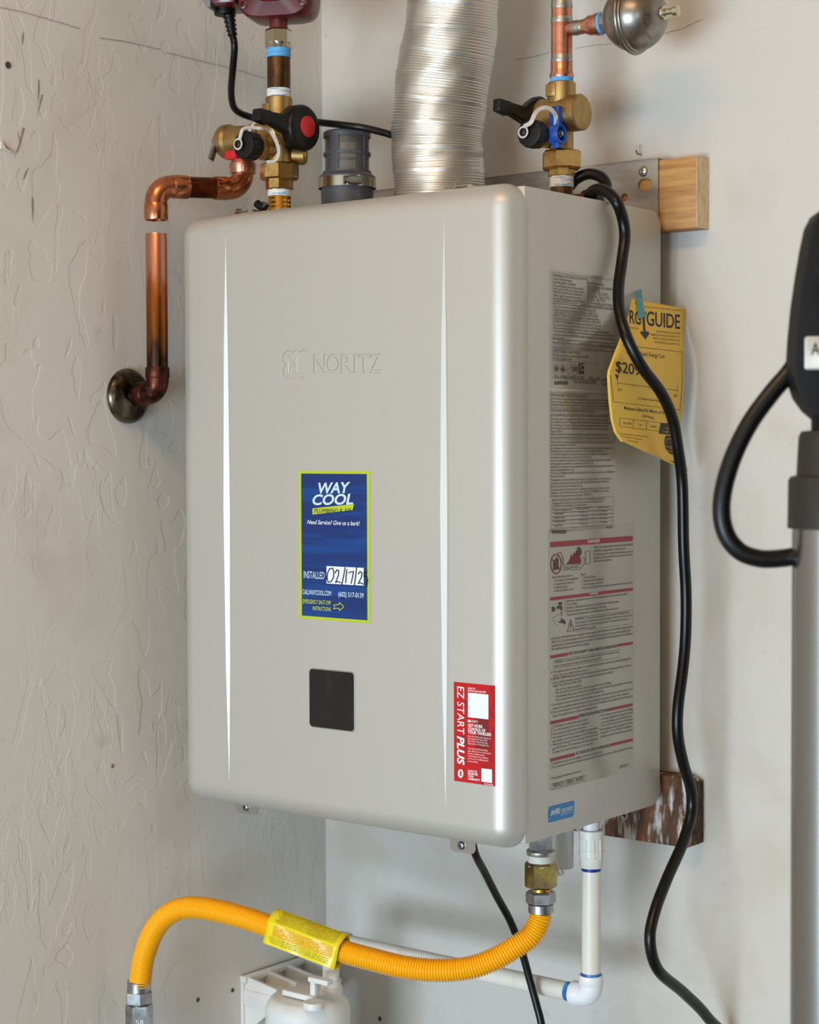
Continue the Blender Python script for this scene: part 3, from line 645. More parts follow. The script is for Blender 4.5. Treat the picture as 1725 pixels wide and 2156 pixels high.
# rating plate, safety text and operating instructions: clear films with print
def film(c, u0, v0, u1, v1, name):
    mb = MB(); x, y = c(u0, v0); xx, _ = c(u1, v0); _, yy = c(u0, v1); SD.quad(mb, x, y, xx, yy, .6); return mb.build(name, 'label_film', heater)
f1 = film(c3, 262, 120, 905, 1260, 'rating_label'); f2 = film(c3, 262, 1278, 890, 2640, 'safety_label'); f3 = film(c4, 250, 610, 1065, 3125, 'instruction_label')
K = .2203
m = MB()
L3 = [(298, 190, 625, 'Model(Modèle) : EZ111DV(GQ-C3261WX-FF US)'), (298, 222, 468, 'Type of Gas(Type de gaz)'), (298, 255, 505, 'Input Rating(Débit calorifique)'), (298, 288, 582, 'Recovery Rating(Calibre de recouvrement)'),
      (298, 318, 582, 'Inlet Gas Pressure(Pression de gaz entrée)'), (298, 348, 570, "Manifold Pressure(Pression d'admission)"), (298, 380, 557, "Water Supply Pressure(Pression d'eau)"), (298, 410, 595, 'Electrical Rating(Régime nominal électrique)'),
      (612, 262, 778, ': Natural Gas(Gaz Naturel)'), (612, 297, 865, ': Max. 199,900 Btu/h - Min. 12,800 Btu/h'), (612, 326, 740, ': 237Gal/h(897L/h)'), (612, 358, 822, ': Min. 3.5 "W.C. - Max. 10.5 "W.C.'), (612, 390, 838, ': Min. -0.65 "W.C. - Max. -0.02 "W.C.'), (612, 416, 790, ': Min. 15 psi   Max. 150 psi'), (612, 450, 868, ': AC 120 volts 60Hz, less than 4 amperes'),
      (295, 440, 522, 'CSA/ANSI Z21.10.3•CSA 4.3-2019'), (557, 472, 880, 'Low NOx approved by SCAQMD(14 ng/J or 20ppm)'),
      (298, 486, 705, '-Direct Vent Automatic Instantaneous Water Heater ("Category IV").'), (298, 515, 715, '(Chauffe-eau instantané automatique à évent direct ("Catégorie IV").)'), (298, 545, 720, '-FOR EITHER DIRECT VENT INSTALLATION OR FOR INSTALLATION USING'), (298, 572, 735, "INDOOR COMBUSTION AIR (See manufacturer's installation instructions.)"), (298, 603, 748, 'POUR UNE INSTALLATION À ÉVENT DIRECT OU UNE INSTALLATION À AIR DE'), (298, 633, 750, "COMBUSTION INTÉRIEUR (Voir les instructions d'installation du fabricant.)"),
      (298, 663, 745, '-For installation Indoor, Outdoor or in a Manufactured Home (Mobile Home).'), (298, 692, 830, "(Pour une installation à l'intérieur, à l'extérieur ou dans une maison préfabriquée(mobile).)"), (298, 722, 868, '-Installations above 1000 ft(305m) require an adjustment. See installation instructions for details.'), (298, 755, 872, "(Installations au-dessus de 1000 ft(305m) exigent un ajustement. Voir les instructions d'installation"), (298, 785, 400, 'pour des détails.)'),
      (298, 918, 550, 'NORITZ AMERICA CORPORATION'), (298, 952, 630, '11160 Grace Avenue, Fountain Valley, CA 92708'), (298, 988, 466, 'Tel(Tél.): (866)766-7489'),
      (303, 1162, 590, 'SERIAL NUMBER (NUMÉRO DE SÉRIE)'), (628, 1180, 735, '2024. 09'), (752, 1188, 815, '- 00'), (487, 1208, 703, 'Made in Japan(Fabriqué au JAPON)'), (770, 1240, 806, 'HF 29')]
for u, v, u1, s in L3: T(m, SD, c3, s, u, v, u1, 26 if v < 1100 and v != 918 else 30, K, lift=2)
for fr in ((288, 150, 888, 1165), (288, 448, 888, 449), (288, 788, 888, 789), (288, 818, 888, 819), (288, 868, 888, 869), (296, 880, 712, 998)):
    SD.frame(m, *c3(fr[0], fr[1]), *c3(fr[2], fr[3]), lift=2)
for u, v, u1, s in ((330, 812, 450, 'Complies with UL 60730'), (540, 832, 650, 'Complies with FCC'), (735, 850, 840, 'IC: 8817A-VT6R'), (296, 838, 868, 'This device complies with Part 15 of the FCC Rules. Operation is subject to the following two conditions'), (296, 858, 770, 'and (2) this device must accept any interference received, including interference that may cause undesired operation')): T(m, SD, c3, s, u, v, u1, 15, K, lift=2)
for cx in (325, 385, 502):
    SD.line(m, [c3(*q) for q in ellipse(cx, 1075+(cx-325)*.06, 25, 52)+ellipse(cx, 1075+(cx-325)*.06, 25, 52)[:1]], .5, 2)
SD.poly(m, [c3(325+22*math.cos(PI/2+k*PI/5)*(1 if k % 2 == 0 else .42), 1072-40*math.sin(PI/2+k*PI/5)*(1 if k % 2 == 0 else .42)) for k in range(10)], 2)
SD.poly(m, [c3(385, 1035), c3(398, 1078), c3(408, 1075), c3(385, 1112), c3(362, 1070), c3(372, 1074)], 2)
SD.line(m, [c3(*q) for q in ((420, 1030), (466, 1034), (466, 1085), (443, 1126), (420, 1080), (420, 1030))], .5, 2); SD.line(m, [c3(422, 1092), c3(466, 1050)], .7, 2)
T(m, SD, c3, 'NSE', 482, 1096, 522, 40, K, lift=2, bold=.02)
SD.quad(m, *c3(535, 1020), *c3(587, 1122), 2)
for k in range(16): SD.quad(m, *c3(304+k*8.4, 1190), *c3(304+k*8.4+(5 if k % 3 else 3), 1226), 2)
m.build('lettering', 'ink_grey', f1)
m = MB(); SD.line(m, [c3(*q) for q in ((540, 1072), (552, 1045), (575, 1036), (584, 1042))], .5, 3); SD.line(m, [c3(*q) for q in ((545, 1092), (562, 1078), (582, 1085))], .5, 3); m.build('emblem_lines', 'sticker_white', f1)
m = MB()
L3b = [(270, 1338, 612, 'FOR YOUR SAFETY(POUR VOTRE SÉCURITÉ)', 28), (270, 1368, 838, 'Do not store or use gasoline or other flammable vapors and liquids in the vicinity of', 24), (270, 1398, 838, "this or any other appliance. (Ne pas entreposer ni utiliser d'essence ni d'autres vapeurs", 24), (270, 1426, 838, 'ou liquides inflammables à proximité de cet appareil ou de tout autre appareil.)', 24),
       (270, 1484, 690, 'THIS WATER HEATER IS EQUIPPED FOR NATURAL GAS.', 27), (270, 1528, 818, '(CE CHAUFFE-EAU EST ÉQUIPÉ POUR FONCTIONNER AU GAZ NATUREL.)', 27), (270, 1562, 818, 'This water heater is equipped with orifices sized for operation with natural gas.', 24), (270, 1592, 865, "(Ce chauffe-eau est muni d'injecteurs dimensionnés pour une alimentation en gaz naturel.)", 24), (270, 1622, 818, 'For conversion to Propane (LP) gas, see instruction guide in the conversion kit.', 24), (270, 1652, 818, "(Voir le guide d'instructions dans le kit de conversion pour la conversion au gaz", 24), (270, 1682, 384, 'Propane (GPL).)', 24), (270, 1710, 818, 'Orifices necessary for Propane conversion are provided with the water heater.', 24), (270, 1740, 834, '(Les injecteurs nécessaires à la conversion au Propane sont avec du chauffe-eau.)', 24),
       (266, 1784, 872, 'This water heater requires a special venting system. Refer to the installation instructions for', 24), (266, 1812, 514, 'parts list and method of installation.', 24), (266, 1844, 856, "(Ce chauffe-eau doit être doté d'un circuit d'évacuation spécial. Consulter les instructions", 24), (266, 1872, 776, "d'installation pour connaître la liste des pièces et la méthode d'installation.)", 24), (266, 1902, 812, '-For outdoor installation, this water heater must be installed in an area where', 24), (266, 1932, 656, 'the ambient air temperature is higher than -4°F(-20°C).', 24), (266, 1962, 846, "(Pour une installation à l'extérieur, ce chauffe-eau doit être installé dans un endroit", 24), (266, 1992, 680, "où la température ambiante est supérieure à -20°C(-4 °F).)", 24), (266, 2022, 880, '-Suitable for combination water (potable) heating and space heating and not suitable for', 24), (266, 2052, 494, 'space heating applications only.', 24), (266, 2082, 882, "(Convient au chauffage combiné de l'eau (potable) et des locaux, mais non au chauffage des", 24), (266, 2112, 402, 'locaux seulement.)', 24)]
for u, v, u1, s, cp in L3b: T(m, SD, c3, s, u, v, u1, cp, K, lift=2, shear=.15 if s[0] == '(' else 0)
L4 = [(266, 150, 852, 'This appliance must be installed in accordance with local codes or, in the absence of'), (266, 182, 832, 'local codes, the National Fuel Gas Code, ANSI Z223.1/NFPA 54 or the CSA B149.1,'), (266, 212, 574, 'Natural Gas and Propane Installation Code.'), (266, 244, 834, "(Cet appareil doit être installé selon les règlements locaux, ou en l'absence de tels"), (266, 274, 822, 'règlements, selon le National Fuel Gas Code, ANSI Z223.1/NFPA 54, ou les Code'), (266, 304, 670, "d'installation du gaz naturel et du propane, CSA B149.1.)"),
      (286, 345, 790, 'Minimum clearances from combustible or noncombustible construction.'), (286, 373, 772, "(Dégagements minimaux à assurer entre les parois de l'appareil et les"), (286, 400, 618, 'constructions combustibles ou incombustibles.)'),
      (292, 438, 468, 'Clearance(Dégagement)'), (512, 424, 645, 'Outdoor(Extérieur)'), (716, 412, 828, 'Indoor(Intérieur)'),
      (304, 474, 392, 'Top(Dessus)'), (540, 460, 618, '36" (90 cm)'), (734, 448, 808, '12" (30 cm)'), (304, 512, 402, 'Back(Arrière)'), (548, 496, 618, '0" ( 0 cm)'), (740, 482, 808, '0" ( 0 cm)'),
      (304, 548, 408, 'Front(Devant)'), (540, 532, 620, '24" (60 cm)'), (740, 518, 808, '4" (10 cm)'), (304, 588, 386, 'Side(Côtés)'), (548, 570, 622, '3" (7.6 cm)'), (740, 556, 808, '3" (7.6cm)'), (798, 604, 858, 'FHCK050')]
for u, v, u1, s in L4: T(m, SD, c4, s, u, v, u1, 23, K, lift=2)
def frm(mb, c, u0, v0, u1, v1): SD.frame(mb, *c(u0, v0), *c(u1, v1), lift=2)
frm(m, c3, 264, 1298, 880, 1440); frm(m, c3, 264, 1448, 880, 1752)
for v0, v1 in ((320, 605), (415, 455), (455, 492), (492, 530), (530, 568)): frm(m, c4, 280, v0, 866, v1)
frm(m, c4, 482, 402, 678, 592)
for k in range(16): SD.quad(m, *c4(282+k*8.8, 620), *c4(282+k*8.8+(5 if k % 3 else 3), 652), 2)
m.build('lettering', 'ink_grey', f2)
# instruction label
for c, u0, v0, u1, v1 in ((c4, 268, 732, 1053, 784), (c4, 268, 1262, 1053, 1292), (c5, 268, 182, 432, 212), (c5, 902, 75, 1053, 100), (c5, 268, 812, 530, 842), (c5, 812, 690, 1053, 716), (c5, 268, 1168, 500, 1198), (c5, 840, 1025, 1053, 1052)):
    m = MB(); SD.quad(m, *c(u0, v0), *c(u1, v1), 2); m.build('red_bar', 'ink_red', f3)
m = MB(); r0 = ellipse(321, 942, 54, 98, 36); r1 = ellipse(321, 942, 46, 86, 36)
m.add([SD.p(*c4(*q))+SD.n*2 for q in r0+r1], [(k, (k+1) % 36, 36+(k+1) % 36, 36+k) for k in range(36)])
sy = m.build('prohibition_sign', 'ink_red', f3)
m = MB(); SD.line(m, [c4(285, 895), c4(357, 990)], 1.9, 3); m.build('prohibition_bar', 'ink_red', f3)
m = MB()
SD.poly(m, [c4(*q) for q in ((415, 948), (455, 900), (462, 850), (480, 878), (492, 830), (506, 850), (512, 812), (535, 845), (552, 830), (548, 880), (562, 905), (548, 940))], 2)
m.build('flame_symbol', 'ink_darkred', f3)
m = MB(); SD.line(m, [c4(572, 880), c4(605, 890), c4(598, 906)], 1.0, 2); m.build('arrow_symbol', 'ink_darkred', f3)
m = MB(); SD.line(m, [c4(370, 1400), c4(378, 1420), c4(368, 1440)], 1.0, 2); m.build('steam_symbol', 'ink_darkred', f3)
m = MB(); SD.text(m, 'DANGER', *c4(622, 741), c4(736, 741)[0], 30*K, lift=3, bold=.012); m.build('bar_lettering', 'ink_white', f3); m = MB(); SD.text(m, 'DANGER', *c4(640, 1236), c4(720, 1236)[0], 18*K, lift=3, bold=.012); m.build('bar_lettering', 'ink_white', f3)
m = MB()
SD.poly(m, [c4(*q) for q in ((294, 905), (320, 898), (320, 880), (330, 880), (344, 900), (344, 990), (294, 1004))], 2)
SD.line(m, [c4(*q) for q in ((330, 885), (336, 845), (355, 830), (375, 842), (385, 880), (390, 980), (402, 1002), (440, 990), (470, 1002), (505, 990), (545, 996), (575, 960), (605, 930))], .8, 2)
SD.line(m, [c4(*q) for q in ((385, 870), (395, 940), (410, 970), (470, 955), (520, 958), (560, 940), (600, 905))], .6, 2)
SD.line(m, [c4(*q) for q in ((600, 822), (646, 816), (646, 936), (600, 942), (600, 822))], .7, 2); SD.poly(m, [c4(*q) for q in ellipse(540, 795, 10, 14, 14)], 3)
SD.poly(m, [c4(*q) for q in ((522, 812), (560, 808), (562, 850), (520, 858))], 3); SD.line(m, [c4(527, 815), c4(522, 790), c4(535, 772)], 1.0, 3); SD.line(m, [c4(556, 810), c4(562, 788)], 1.0, 3)
SD.poly(m, [c4(*q) for q in ((330, 1345), (370, 1338), (378, 1350), (378, 1385), (366, 1388), (364, 1368), (330, 1372))], 2)
for q in ((282, 1350, 298, 1400), (298, 1355, 312, 1392), (345, 1308, 362, 1336), (362, 1306, 378, 1334)): SD.quad(m, *c4(q[0], q[1]), *c4(q[2], q[3]), 2)
SD.poly(m, [c4(*q) for q in ((346, 1492), (372, 1490), (352, 1468), (378, 1478), (368, 1450), (388, 1474), (408, 1480), (412, 1522), (385, 1506), (345, 1504))], 2)
SD.line(m, [c4(*q) for q in ((280, 1465), (405, 1385))], .5, 2); SD.line(m, [c4(*q) for q in ((285, 1475), (340, 1535))], .5, 2); SD.line(m, [c4(405, 1295), c4(407, 1400)], .5, 2)
SD.line(m, [c4(*q) for q in ((460, 1474), (494, 1578), (428, 1588), (460, 1474))], .9, 2); SD.line(m, [c4(460, 1510), c4(461, 1548)], 1.2, 2); SD.line(m, [c4(461, 1560), c4(461, 1566)], 1.2, 2)
for u, v, u1, s, cp in ((682, 794, 1052, 'Vapor from flammable liquids will explode and', 25), (682, 828, 988, 'catch fire causing death or severe burns.', 25), (682, 862, 1052, 'Do not use or store flammable products such as', 24), (682, 894, 1052, 'gasoline, solvents or adhesives in the same room or', 24), (682, 926, 852, 'area near the appliance.', 24), (412, 990, 545, 'Flammable Vapors', 22),
      (285, 1080, 482, 'Keep flammable products:', 24), (300, 1112, 536, '1. Far away from the appliance.', 24), (300, 1146, 496, '2. In approved containers.', 24), (300, 1180, 426, '3. Tightly closed.', 24), (300, 1212, 492, "4. Out of children's reach.", 24), (552, 1052, 606, 'Vapors:', 24), (566, 1084, 702, '1. Cannot be seen.', 24), (566, 1116, 780, '2. Vapors are heavier than air.', 24), (566, 1150, 774, '3. Go a long way on the floor.', 24), (566, 1184, 1052, '4. Can be carried from other rooms to the main burner by air currents.', 24),
      (422, 1308, 1000, 'Hot water temperatures over 125°F can cause severe burns instantly or death', 24), (422, 1340, 524, 'from scalding.', 24), (422, 1374, 922, 'Children, disabled and elderly are at the highest risk of being scalded.', 24), (422, 1406, 802, 'Feel water temperature before bathing or showering.', 24), (422, 1440, 924, 'Temperatures limiting valves are available, ask a professional person.', 24),
      (508, 1482, 1020, 'WARNING : This product can expose you to chemicals including lead and', 23), (508, 1514, 1046, 'lead compounds, which are known to the State of California to cause cancer', 23), (508, 1546, 1016, 'and birth defects or other reproductive harm. For more information go to', 23), (508, 1578, 702, 'www.P65Warnings.ca.gov.', 23),
      (266, 1668, 1054, '• A pressure relief valve listed as complying with the standard for Relief Valves for Hot Water Supply Systems,', 25), (278, 1702, 1034, 'ANSI  Z21. 22, shall be installed at the time of installation of the appliance in the location specified by the', 25), (278, 1736, 1054, 'manufacturer. Local codes shall govern the installation of relief devices for safety operation of the appliance.', 25), (278, 1770, 644, 'The relief valve must not be removed or plugged.', 25)):
    T(m, SD, c4, s, u, v, u1, cp, K, lift=2)
for u, v, u1, s, cp, bo in ((440, 180, 894, 'FOR YOUR SAFETY READ BEFORE OPERATING', 28, .02), (304, 260, 922, 'WARNING : If you do not follow these instructions exactly, a fire or explosion may', 25, 0), (304, 296, 758, 'result causing property damage, personal injury or loss of life.', 25, 0), (272, 356, 1036, 'A. This appliance does not have a pilot. It is equipped with an ignition device that automatically lights the', 25, 0), (294, 388, 628, 'burner. Do not try to light the burner by hand.', 25, 0), (272, 424, 1034, 'B. BEFORE OPERATING smell all around the appliance area for evidence of leaking gas. Be sure to smell', 25, 0), (290, 456, 878, 'next to the floor because some gas is heavier than air and will settle on the floor.', 25, 0), (290, 490, 564, 'WHAT TO DO IF YOU SMELL GAS.', 25, 0),
      (312, 524, 568, '• Do not try to light any appliance.', 24, 0), (312, 554, 848, '• Do not touch any electric switch, do not use any phone in your building.', 24, 0), (312, 588, 1052, "• Immediately call your gas supplier from a neighbor's phone. Follow the gas supplier's instructions.", 24, 0), (312, 622, 784, '• If you cannot reach your gas supplier, call the fire department.', 24, 0), (272, 668, 1052, "C. Use only your hand to turn the gas valve knob. Never use tools. If the knob will not turn by hand, don't try to", 24, 0), (290, 702, 1022, 'repair it, call a qualified service technician. Force or attempted repair may result in a fire or explosion.', 24, 0), (272, 740, 1052, 'D. Do not use this appliance if any part has been under water. Immediately call a qualified service technician to', 24, 0), (290, 772, 712, 'inspect the appliance and to replace any damaged parts.', 24, 0),
      (534, 776, 808, 'OPERATING INSTRUCTIONS', 28, .02), (272, 880, 626, '1. STOP! Read the safety information above.', 24, 0), (272, 914, 634, '2. Turn off all electric power to the appliance.', 24, 0), (272, 950, 608, '3. Do not attempt to light the burner by hand.', 24, 0), (272, 984, 720, '4. Turn the gas control manual valve (installed on the gas supply', 24, 0), (288, 1016, 716, 'line external to the unit) clockwise to the full OFF position.', 24, 0), (272, 1052, 720, '5. Wait five(5) minutes to clear out any gas. If you then smell', 24, 0), (288, 1086, 720, 'gas, STOP! Follow "B" in the safety information above on', 24, 0), (288, 1122, 672, "this label. If you don't smell gas, go to the next step.", 24, 0),
      (738, 770, 1054, '6. Turn the gas control manual valve (installed', 24, 0), (752, 800, 1054, 'on the gas supply line external to the unit)', 24, 0), (752, 834, 1046, 'counterclockwise to the full ON position.', 24, 0), (738, 868, 1054, '7. Turn on all the electric power to the appliance.', 24, 0), (738, 904, 1054, '8. If the appliance will not operate, follow the', 24, 0), (752, 934, 1044, 'instructions "To Turn Off Gas To Appliance"', 24, 0), (752, 968, 1054, 'and call your service technician or gas supplier.', 24, 0),
      (508, 1134, 832, 'TO TURN OFF GAS TO APPLIANCE', 28, .02), (272, 1232, 762, '1. Turn off all electric power to the appliance if service is to be performed.', 24, 0), (272, 1266, 1054, '2. Turn the gas control manual valve (installed on the gas supply line external to the unit) clockwise to the full OFF position.', 24, 0), (930, 1260, 1018, 'ELVK003  G', 28, 0), (268, 1372, 562, '• Wiring diagram behind the front cover.', 24, 0), (296, 1445, 582, 'FRENCH  LABELS  INSIDE', 38, 0)):
    T(m, SD, c5, s, u, v, u1, cp, K, lift=2, bold=bo)
frm(m, c4, 502, 1455, 1052, 1592); frm(m, c5, 292, 230, 932, 312); frm(m, c5, 278, 1410, 600, 1465)
m.build('lettering', 'ink_grey', f3)
# ------------------------------------------------------------------ fixings on the back wall
YB = .276                                                     # face of the upper board and back of the steel bracket
X_ = Vector((1, 0, 0)); Y_ = Vector((0, 1, 0)); Z_ = Vector((0, 0, 1))
a = atY(1466, 328, YB); zb_ = atY(1463, 479, YB).z
m = MB(); m.box((-.40, YB, zb_), (a.x, WY, a.z)); ub = m.build('wood_board', 'wood_new', None, origin=(a.x-.2, WY, zb_), bevel=.0008)
tag(ub, 'clean pale wooden board on the wall behind the steel bracket', 'board')
m = MB(); m.box((a.x, YB+.0003, zb_+.0003), (a.x+.0006, WY, a.z-.0003)); sub(m.build('end_grain', 'wood_end', ub), 'sawn end grain')
# steel hanging bracket with real holes
def outline_curve(splines, depth):
    cu = bpy.data.curves.new('c', 'CURVE'); cu.dimensions = '2D'; cu.fill_mode = 'BOTH'; cu.extrude = depth/2
    for sp in splines:
        s_ = cu.splines.new('POLY'); s_.points.add(len(sp)-1); s_.use_cyclic_u = True
        for k, (x, y) in enumerate(sp): s_.points[k].co = (x, y, 0, 1)
    o = bpy.data.objects.new('c', cu); COL.objects.link(o); dg = bpy.context.evaluated_depsgraph_get()
    me = bpy.data.meshes.new_from_object(o.evaluated_get(dg)); V = [tuple(v.co) for v in me.vertices]; F = [tuple(p.vertices) for p in me.polygons]
    bpy.data.objects.remove(o); return V, F
def circ(cx, cz, r, n=24): return [(cx+r*math.cos(2*PI*k/n), cz+r*math.sin(2*PI*k/n)) for k in range(n)]
yb = YB-.0022
bl = atY(1387, 334, yb); bx1, bz1 = bl.x, bl.z; bx0, bz0 = -.40, ZT-.075
h1a = atY(1347, 390, yb); h1b = atY(1374, 388, yb); h2 = atY(1317, 416, yb); h3 = atY(1239, 362, yb)
def obround(cx, cz, hw, hz, n=10):
    r = hz; return [(cx+hw-r+r*math.cos(-PI/2+PI*k/n), cz+r*math.sin(-PI/2+PI*k/n)) for k in range(n+1)] + [(cx-hw+r+r*math.cos(PI/2+PI*k/n), cz+r*math.sin(PI/2+PI*k/n)) for k in range(n+1)]
V, F = outline_curve([[(bx0, bz0), (bx1, bz0), (bx1, bz1), (bx0, bz1)], obround((h1a.x+h1b.x)/2, h1a.z, (h1b.x-h1a.x)/2+.001, .0062), circ(h2.x, h2.z, .0042), circ(h3.x, h3.z, .003)], .0016)
m = MB(); m.add([(x, yb-.0008-z, y) for x, y, z in V], F)
br = thing('mounting_bracket', 'bright steel hanging bracket with holes screwed to the pale board', 'bracket', ((bx0+bx1)/2, YB, bz0))
m.build('plate', 'stainless', br, angle=30)
m = MB(); m.box((bx0, yb-.0016, bz1-.0002), (bx1, YB+.018, bz1+.0012)); m.build('top_lip', 'stainless', br)
m = MB(); m.lathe(atY(1356, 361, yb-.0010), (0, -1, 0), [(0, .0056), (.0012, .0055), (.0028, .0042), (.0036, .002)], 24); m.build('screw', 'steel', br)
# lower weathered board
YL = .276
a = atY(1454, 1640, YL); zt_ = atY(1394, 1632, YL).z; zb_ = atY(1285, 1762, YL).z
m = MB(); prof = [(-.36, zb_), (a.x-.004, zb_), (a.x, zb_+.004), (a.x+.001, zt_-.012), (a.x-.003, zt_-.002), (a.x-.012, zt_)] + [(-.36, zt_)]
m.prism([(x, YL, z) for x, z in prof], (0, WY-YL, 0)); lb = m.build('wood_board', 'wood_old', None, origin=(a.x-.2, WY, zb_), bevel=.002)
tag(lb, 'weathered brown board with white paint stains below the heater', 'board')
m = MB(); rings = []
for k in range(9):
    z = zb_+.003+(zt_-zb_-.008)*k/8; rings.append([(a.x-.002, YL+.001, z), (a.x+.0018+random.uniform(-.0006, .0008), YL+.004, z), (a.x+.0024+random.uniform(-.0006, .0008), YL+.014, z), (a.x+.001, WY-.001, z)])
m.loft(rings); sub(m.build('end_grain', 'wood_old_end', lb, angle=60), 'rough dark end grain')
for px, py, px2, py2 in ((1437, 1720, 1452, 1723), (1434, 1734, 1448, 1737)):
    p = atY(px, py, YL); q = atY(px2, py2, YL); m = MB(); m.prism([p, q, q+Vector((0, 0, .0035)), p+Vector((.004, 0, .001))], (0, -.0012, 0)); m.build('splinter', 'wood_split', lb)
c = atY(1316, 1717, YL); m = MB(); m.lathe(c, (0, -1, 0), [(0, .0046), (.0006, .0042), (.0008, .003)], 18); s_ = m.build('screw', 'zinc', lb)
for hx, hz_ in ((.0026, .0006), (.0006, .0026)):
    m = MB(); m.box((c.x-hx, c.y-.0014, c.z-hz_), (c.x+hx, c.y-.0007, c.z+hz_)); m.build('screw_slot', 'hole_dark', lb)
# small screw hook in the wall above the bracket
p = wb(1351, 326); m = MB(); m.tube([p, p+Vector((0, -.008, 0)), p+Vector((0, -.011, .004)), p+Vector((0, -.010, .009))], .0009, 8)
tag(m.build('screw_hook', 'zinc', None, origin=p), 'tiny screw hook in the wall above the steel bracket', 'hook')

# ------------------------------------------------------------------ helpers for pipework
def elbow_pts(corner, d1, d2, R, n=10):
    return [corner + (d1+d2)*R - d2*R*math.cos(PI/2*k/n) - d1*R*math.sin(PI/2*k/n) for k in range(n+1)]
def elbow(mb, corner, d1, d2, R, r, sock):
    mb.tube([corner+d1*(R+sock*.2)] + elbow_pts(corner, d1, d2, R) + [corner+d2*(R+sock*.2)], r, 28)
    for d in (d1, d2): mb.lathe(corner+d*R, d, [(0, r*.98), (sock*.12, r*1.06), (sock*.9, r*1.06), (sock, r*1.03), (sock, r*.9), (sock*.5, r*.9)], 28, cap1=True)
    return mb
def threads(o, d, r, h, n): return [(h*k/(2*n), r if k % 2 else r*.93) for k in range(2*n+1)]
def zrow(px, py, Y): return atY(px, py, Y).z

# ------------------------------------------------------------------ hot water side
YH = .075
h0 = atY(588, 270, YH); XH = h0.x
def hz(py): return zrow(588, py, YH)
def hm(n): return m_of(n, h0)
# heater's own outlet
m = MB(); m.lathe((XH, YH, ZT-.006), Z_, [(0, hm(18)), (.004, hm(18)), (.008, hm(20)), (.0115, hm(24.5))] + [(.0115+t, r) for t, r in threads(None, None, hm(24.5), hz(412)-ZT+.006-.0115, 4)], 32); m.build('hot_outlet', 'brass_bright', heater)
m = MB(); m.tube(spline([atY(541, 428, .05), atY(548, 434, .05), atY(556, 436, .05), atY(560, 428, .05)], 5), .0042, 14); m.build('rubber_plug', 'black_rubber', heater)
hv = thing('isolation_valve', 'brass service valve with black lever and red button on the hot outlet', 'valve', (XH, YH, hz(412)), 'service valves on top of the heater')
def zc(mb, py0, py1, r, hzf, x, y, sides=32, rot=0, ch=0):
    z0, z1 = hzf(py0), hzf(py1)
    if sides < 12: mb.nut((x, y, min(z0, z1)), Z_, r, abs(z1-z0), sides, rot)
    else: mb.cyl((x, y, min(z0, z1)), (x, y, max(z0, z1)), r, seg=sides, ch=ch)
    return mb
zc(MB(), 414, 400, hm(25), hz, XH, YH).build('thread_tape', 'tape_white', hv)
zc(MB(), 401, 374, hm(29), hz, XH, YH, 8, .68).build('union_tailpiece', 'brass', hv)
zc(MB(), 380, 345, hm(41), hz, XH, YH, 8, .68).build('union_nut', 'brass', hv, angle=20)
m = MB(); m.lathe((XH, YH, hz(347)), Z_, [(0, hm(26)), (hz(310)-hz(347), hm(23)), (hz(285)-hz(347), hm(26)), (hz(250)-hz(347), hm(29)), (hz(240)-hz(347), hm(28)), (hz(207)-hz(347), hm(28.5)), (hz(205)-hz(347), hm(26.5))], 36)
m.cyl((XH-hm(38), YH, hz(280)), (XH+hm(34), YH, hz(272)), hm(35), seg=36, ch=.003); m.sphere((XH, YH, hz(278)), hm(38), 28, 14)
m.cyl((XH-.004, YH, hz(314)), (XH-.006, YH-hm(40), hz(316)), hm(25), seg=28); m.cyl((XH+.004, YH+.012, hz(325)), (XH+.019, YH+.022, hz(326)), hm(20), seg=24, ch=.003)
vb = m.build('valve_body', 'brass_cast', hv, angle=30)
p = Vector((XH-.006, YH-hm(27.5), hz(232))); m = MB(); m.obox(p, X_, Z_, Y_, .0046, .0058, .0012); m.build('arrow_plate', 'brass_cast', vb, bevel=.0006)
m = MB(); m.prism([p+Vector((x, -.0012, z)) for x, z in ((-.001, -.004), (.001, -.004), (.001, .0008), (.0026, .0008), (0, .0042), (-.0026, .0008), (-.001, .0008))], (0, -.0005, 0)); m.build('arrow', 'brass', vb)
# drain branch towards the room
def drain(root, x, y, z, r, hs, capr, fmat, side):
    m = MB(); m.nut((x, y-r*1.2, z), (0, -1, 0), r*.92, r*.9, 6, .3); m.cyl((x, y-r*2.0, z), (x, y-r*3.0, z), r*.78, seg=24); m.build('drain_hex', 'brass_cast', root, angle=25)
    yc = y-r*2.7; n = 44; R = capr
    m = MB(); rings = []
    for t, rr in ((0, .97), (.002, 1.0), (.0135, 1.0), (.0155, .93), (.0160, .80)):
        rings.append([(x+math.cos(2*PI*k/n)*R*rr*(1 if (k//2) % 2 or t > .0137 else .955), yc-t, z+math.sin(2*PI*k/n)*R*rr*(1 if (k//2) % 2 or t > .0137 else .955)) for k in range(n)])
    m.loft(rings); cp = m.build('drain_cap', 'black_plastic', root, angle=30)
    yf = yc-.016
    m = MB(); m.lathe((x-R*.30, yf, z+R*.05), (0, -1, 0), [(0, R*.22), (.003, R*.2), (.0045, R*.26), (.0055, R*.16)], 16); m.build('cap_stud', 'black_plastic', cp)
    return yc, yf
yc, yf = drain(hv, XH-.006, YH, hz(316), hm(24), 0, hm(30), None, 1)
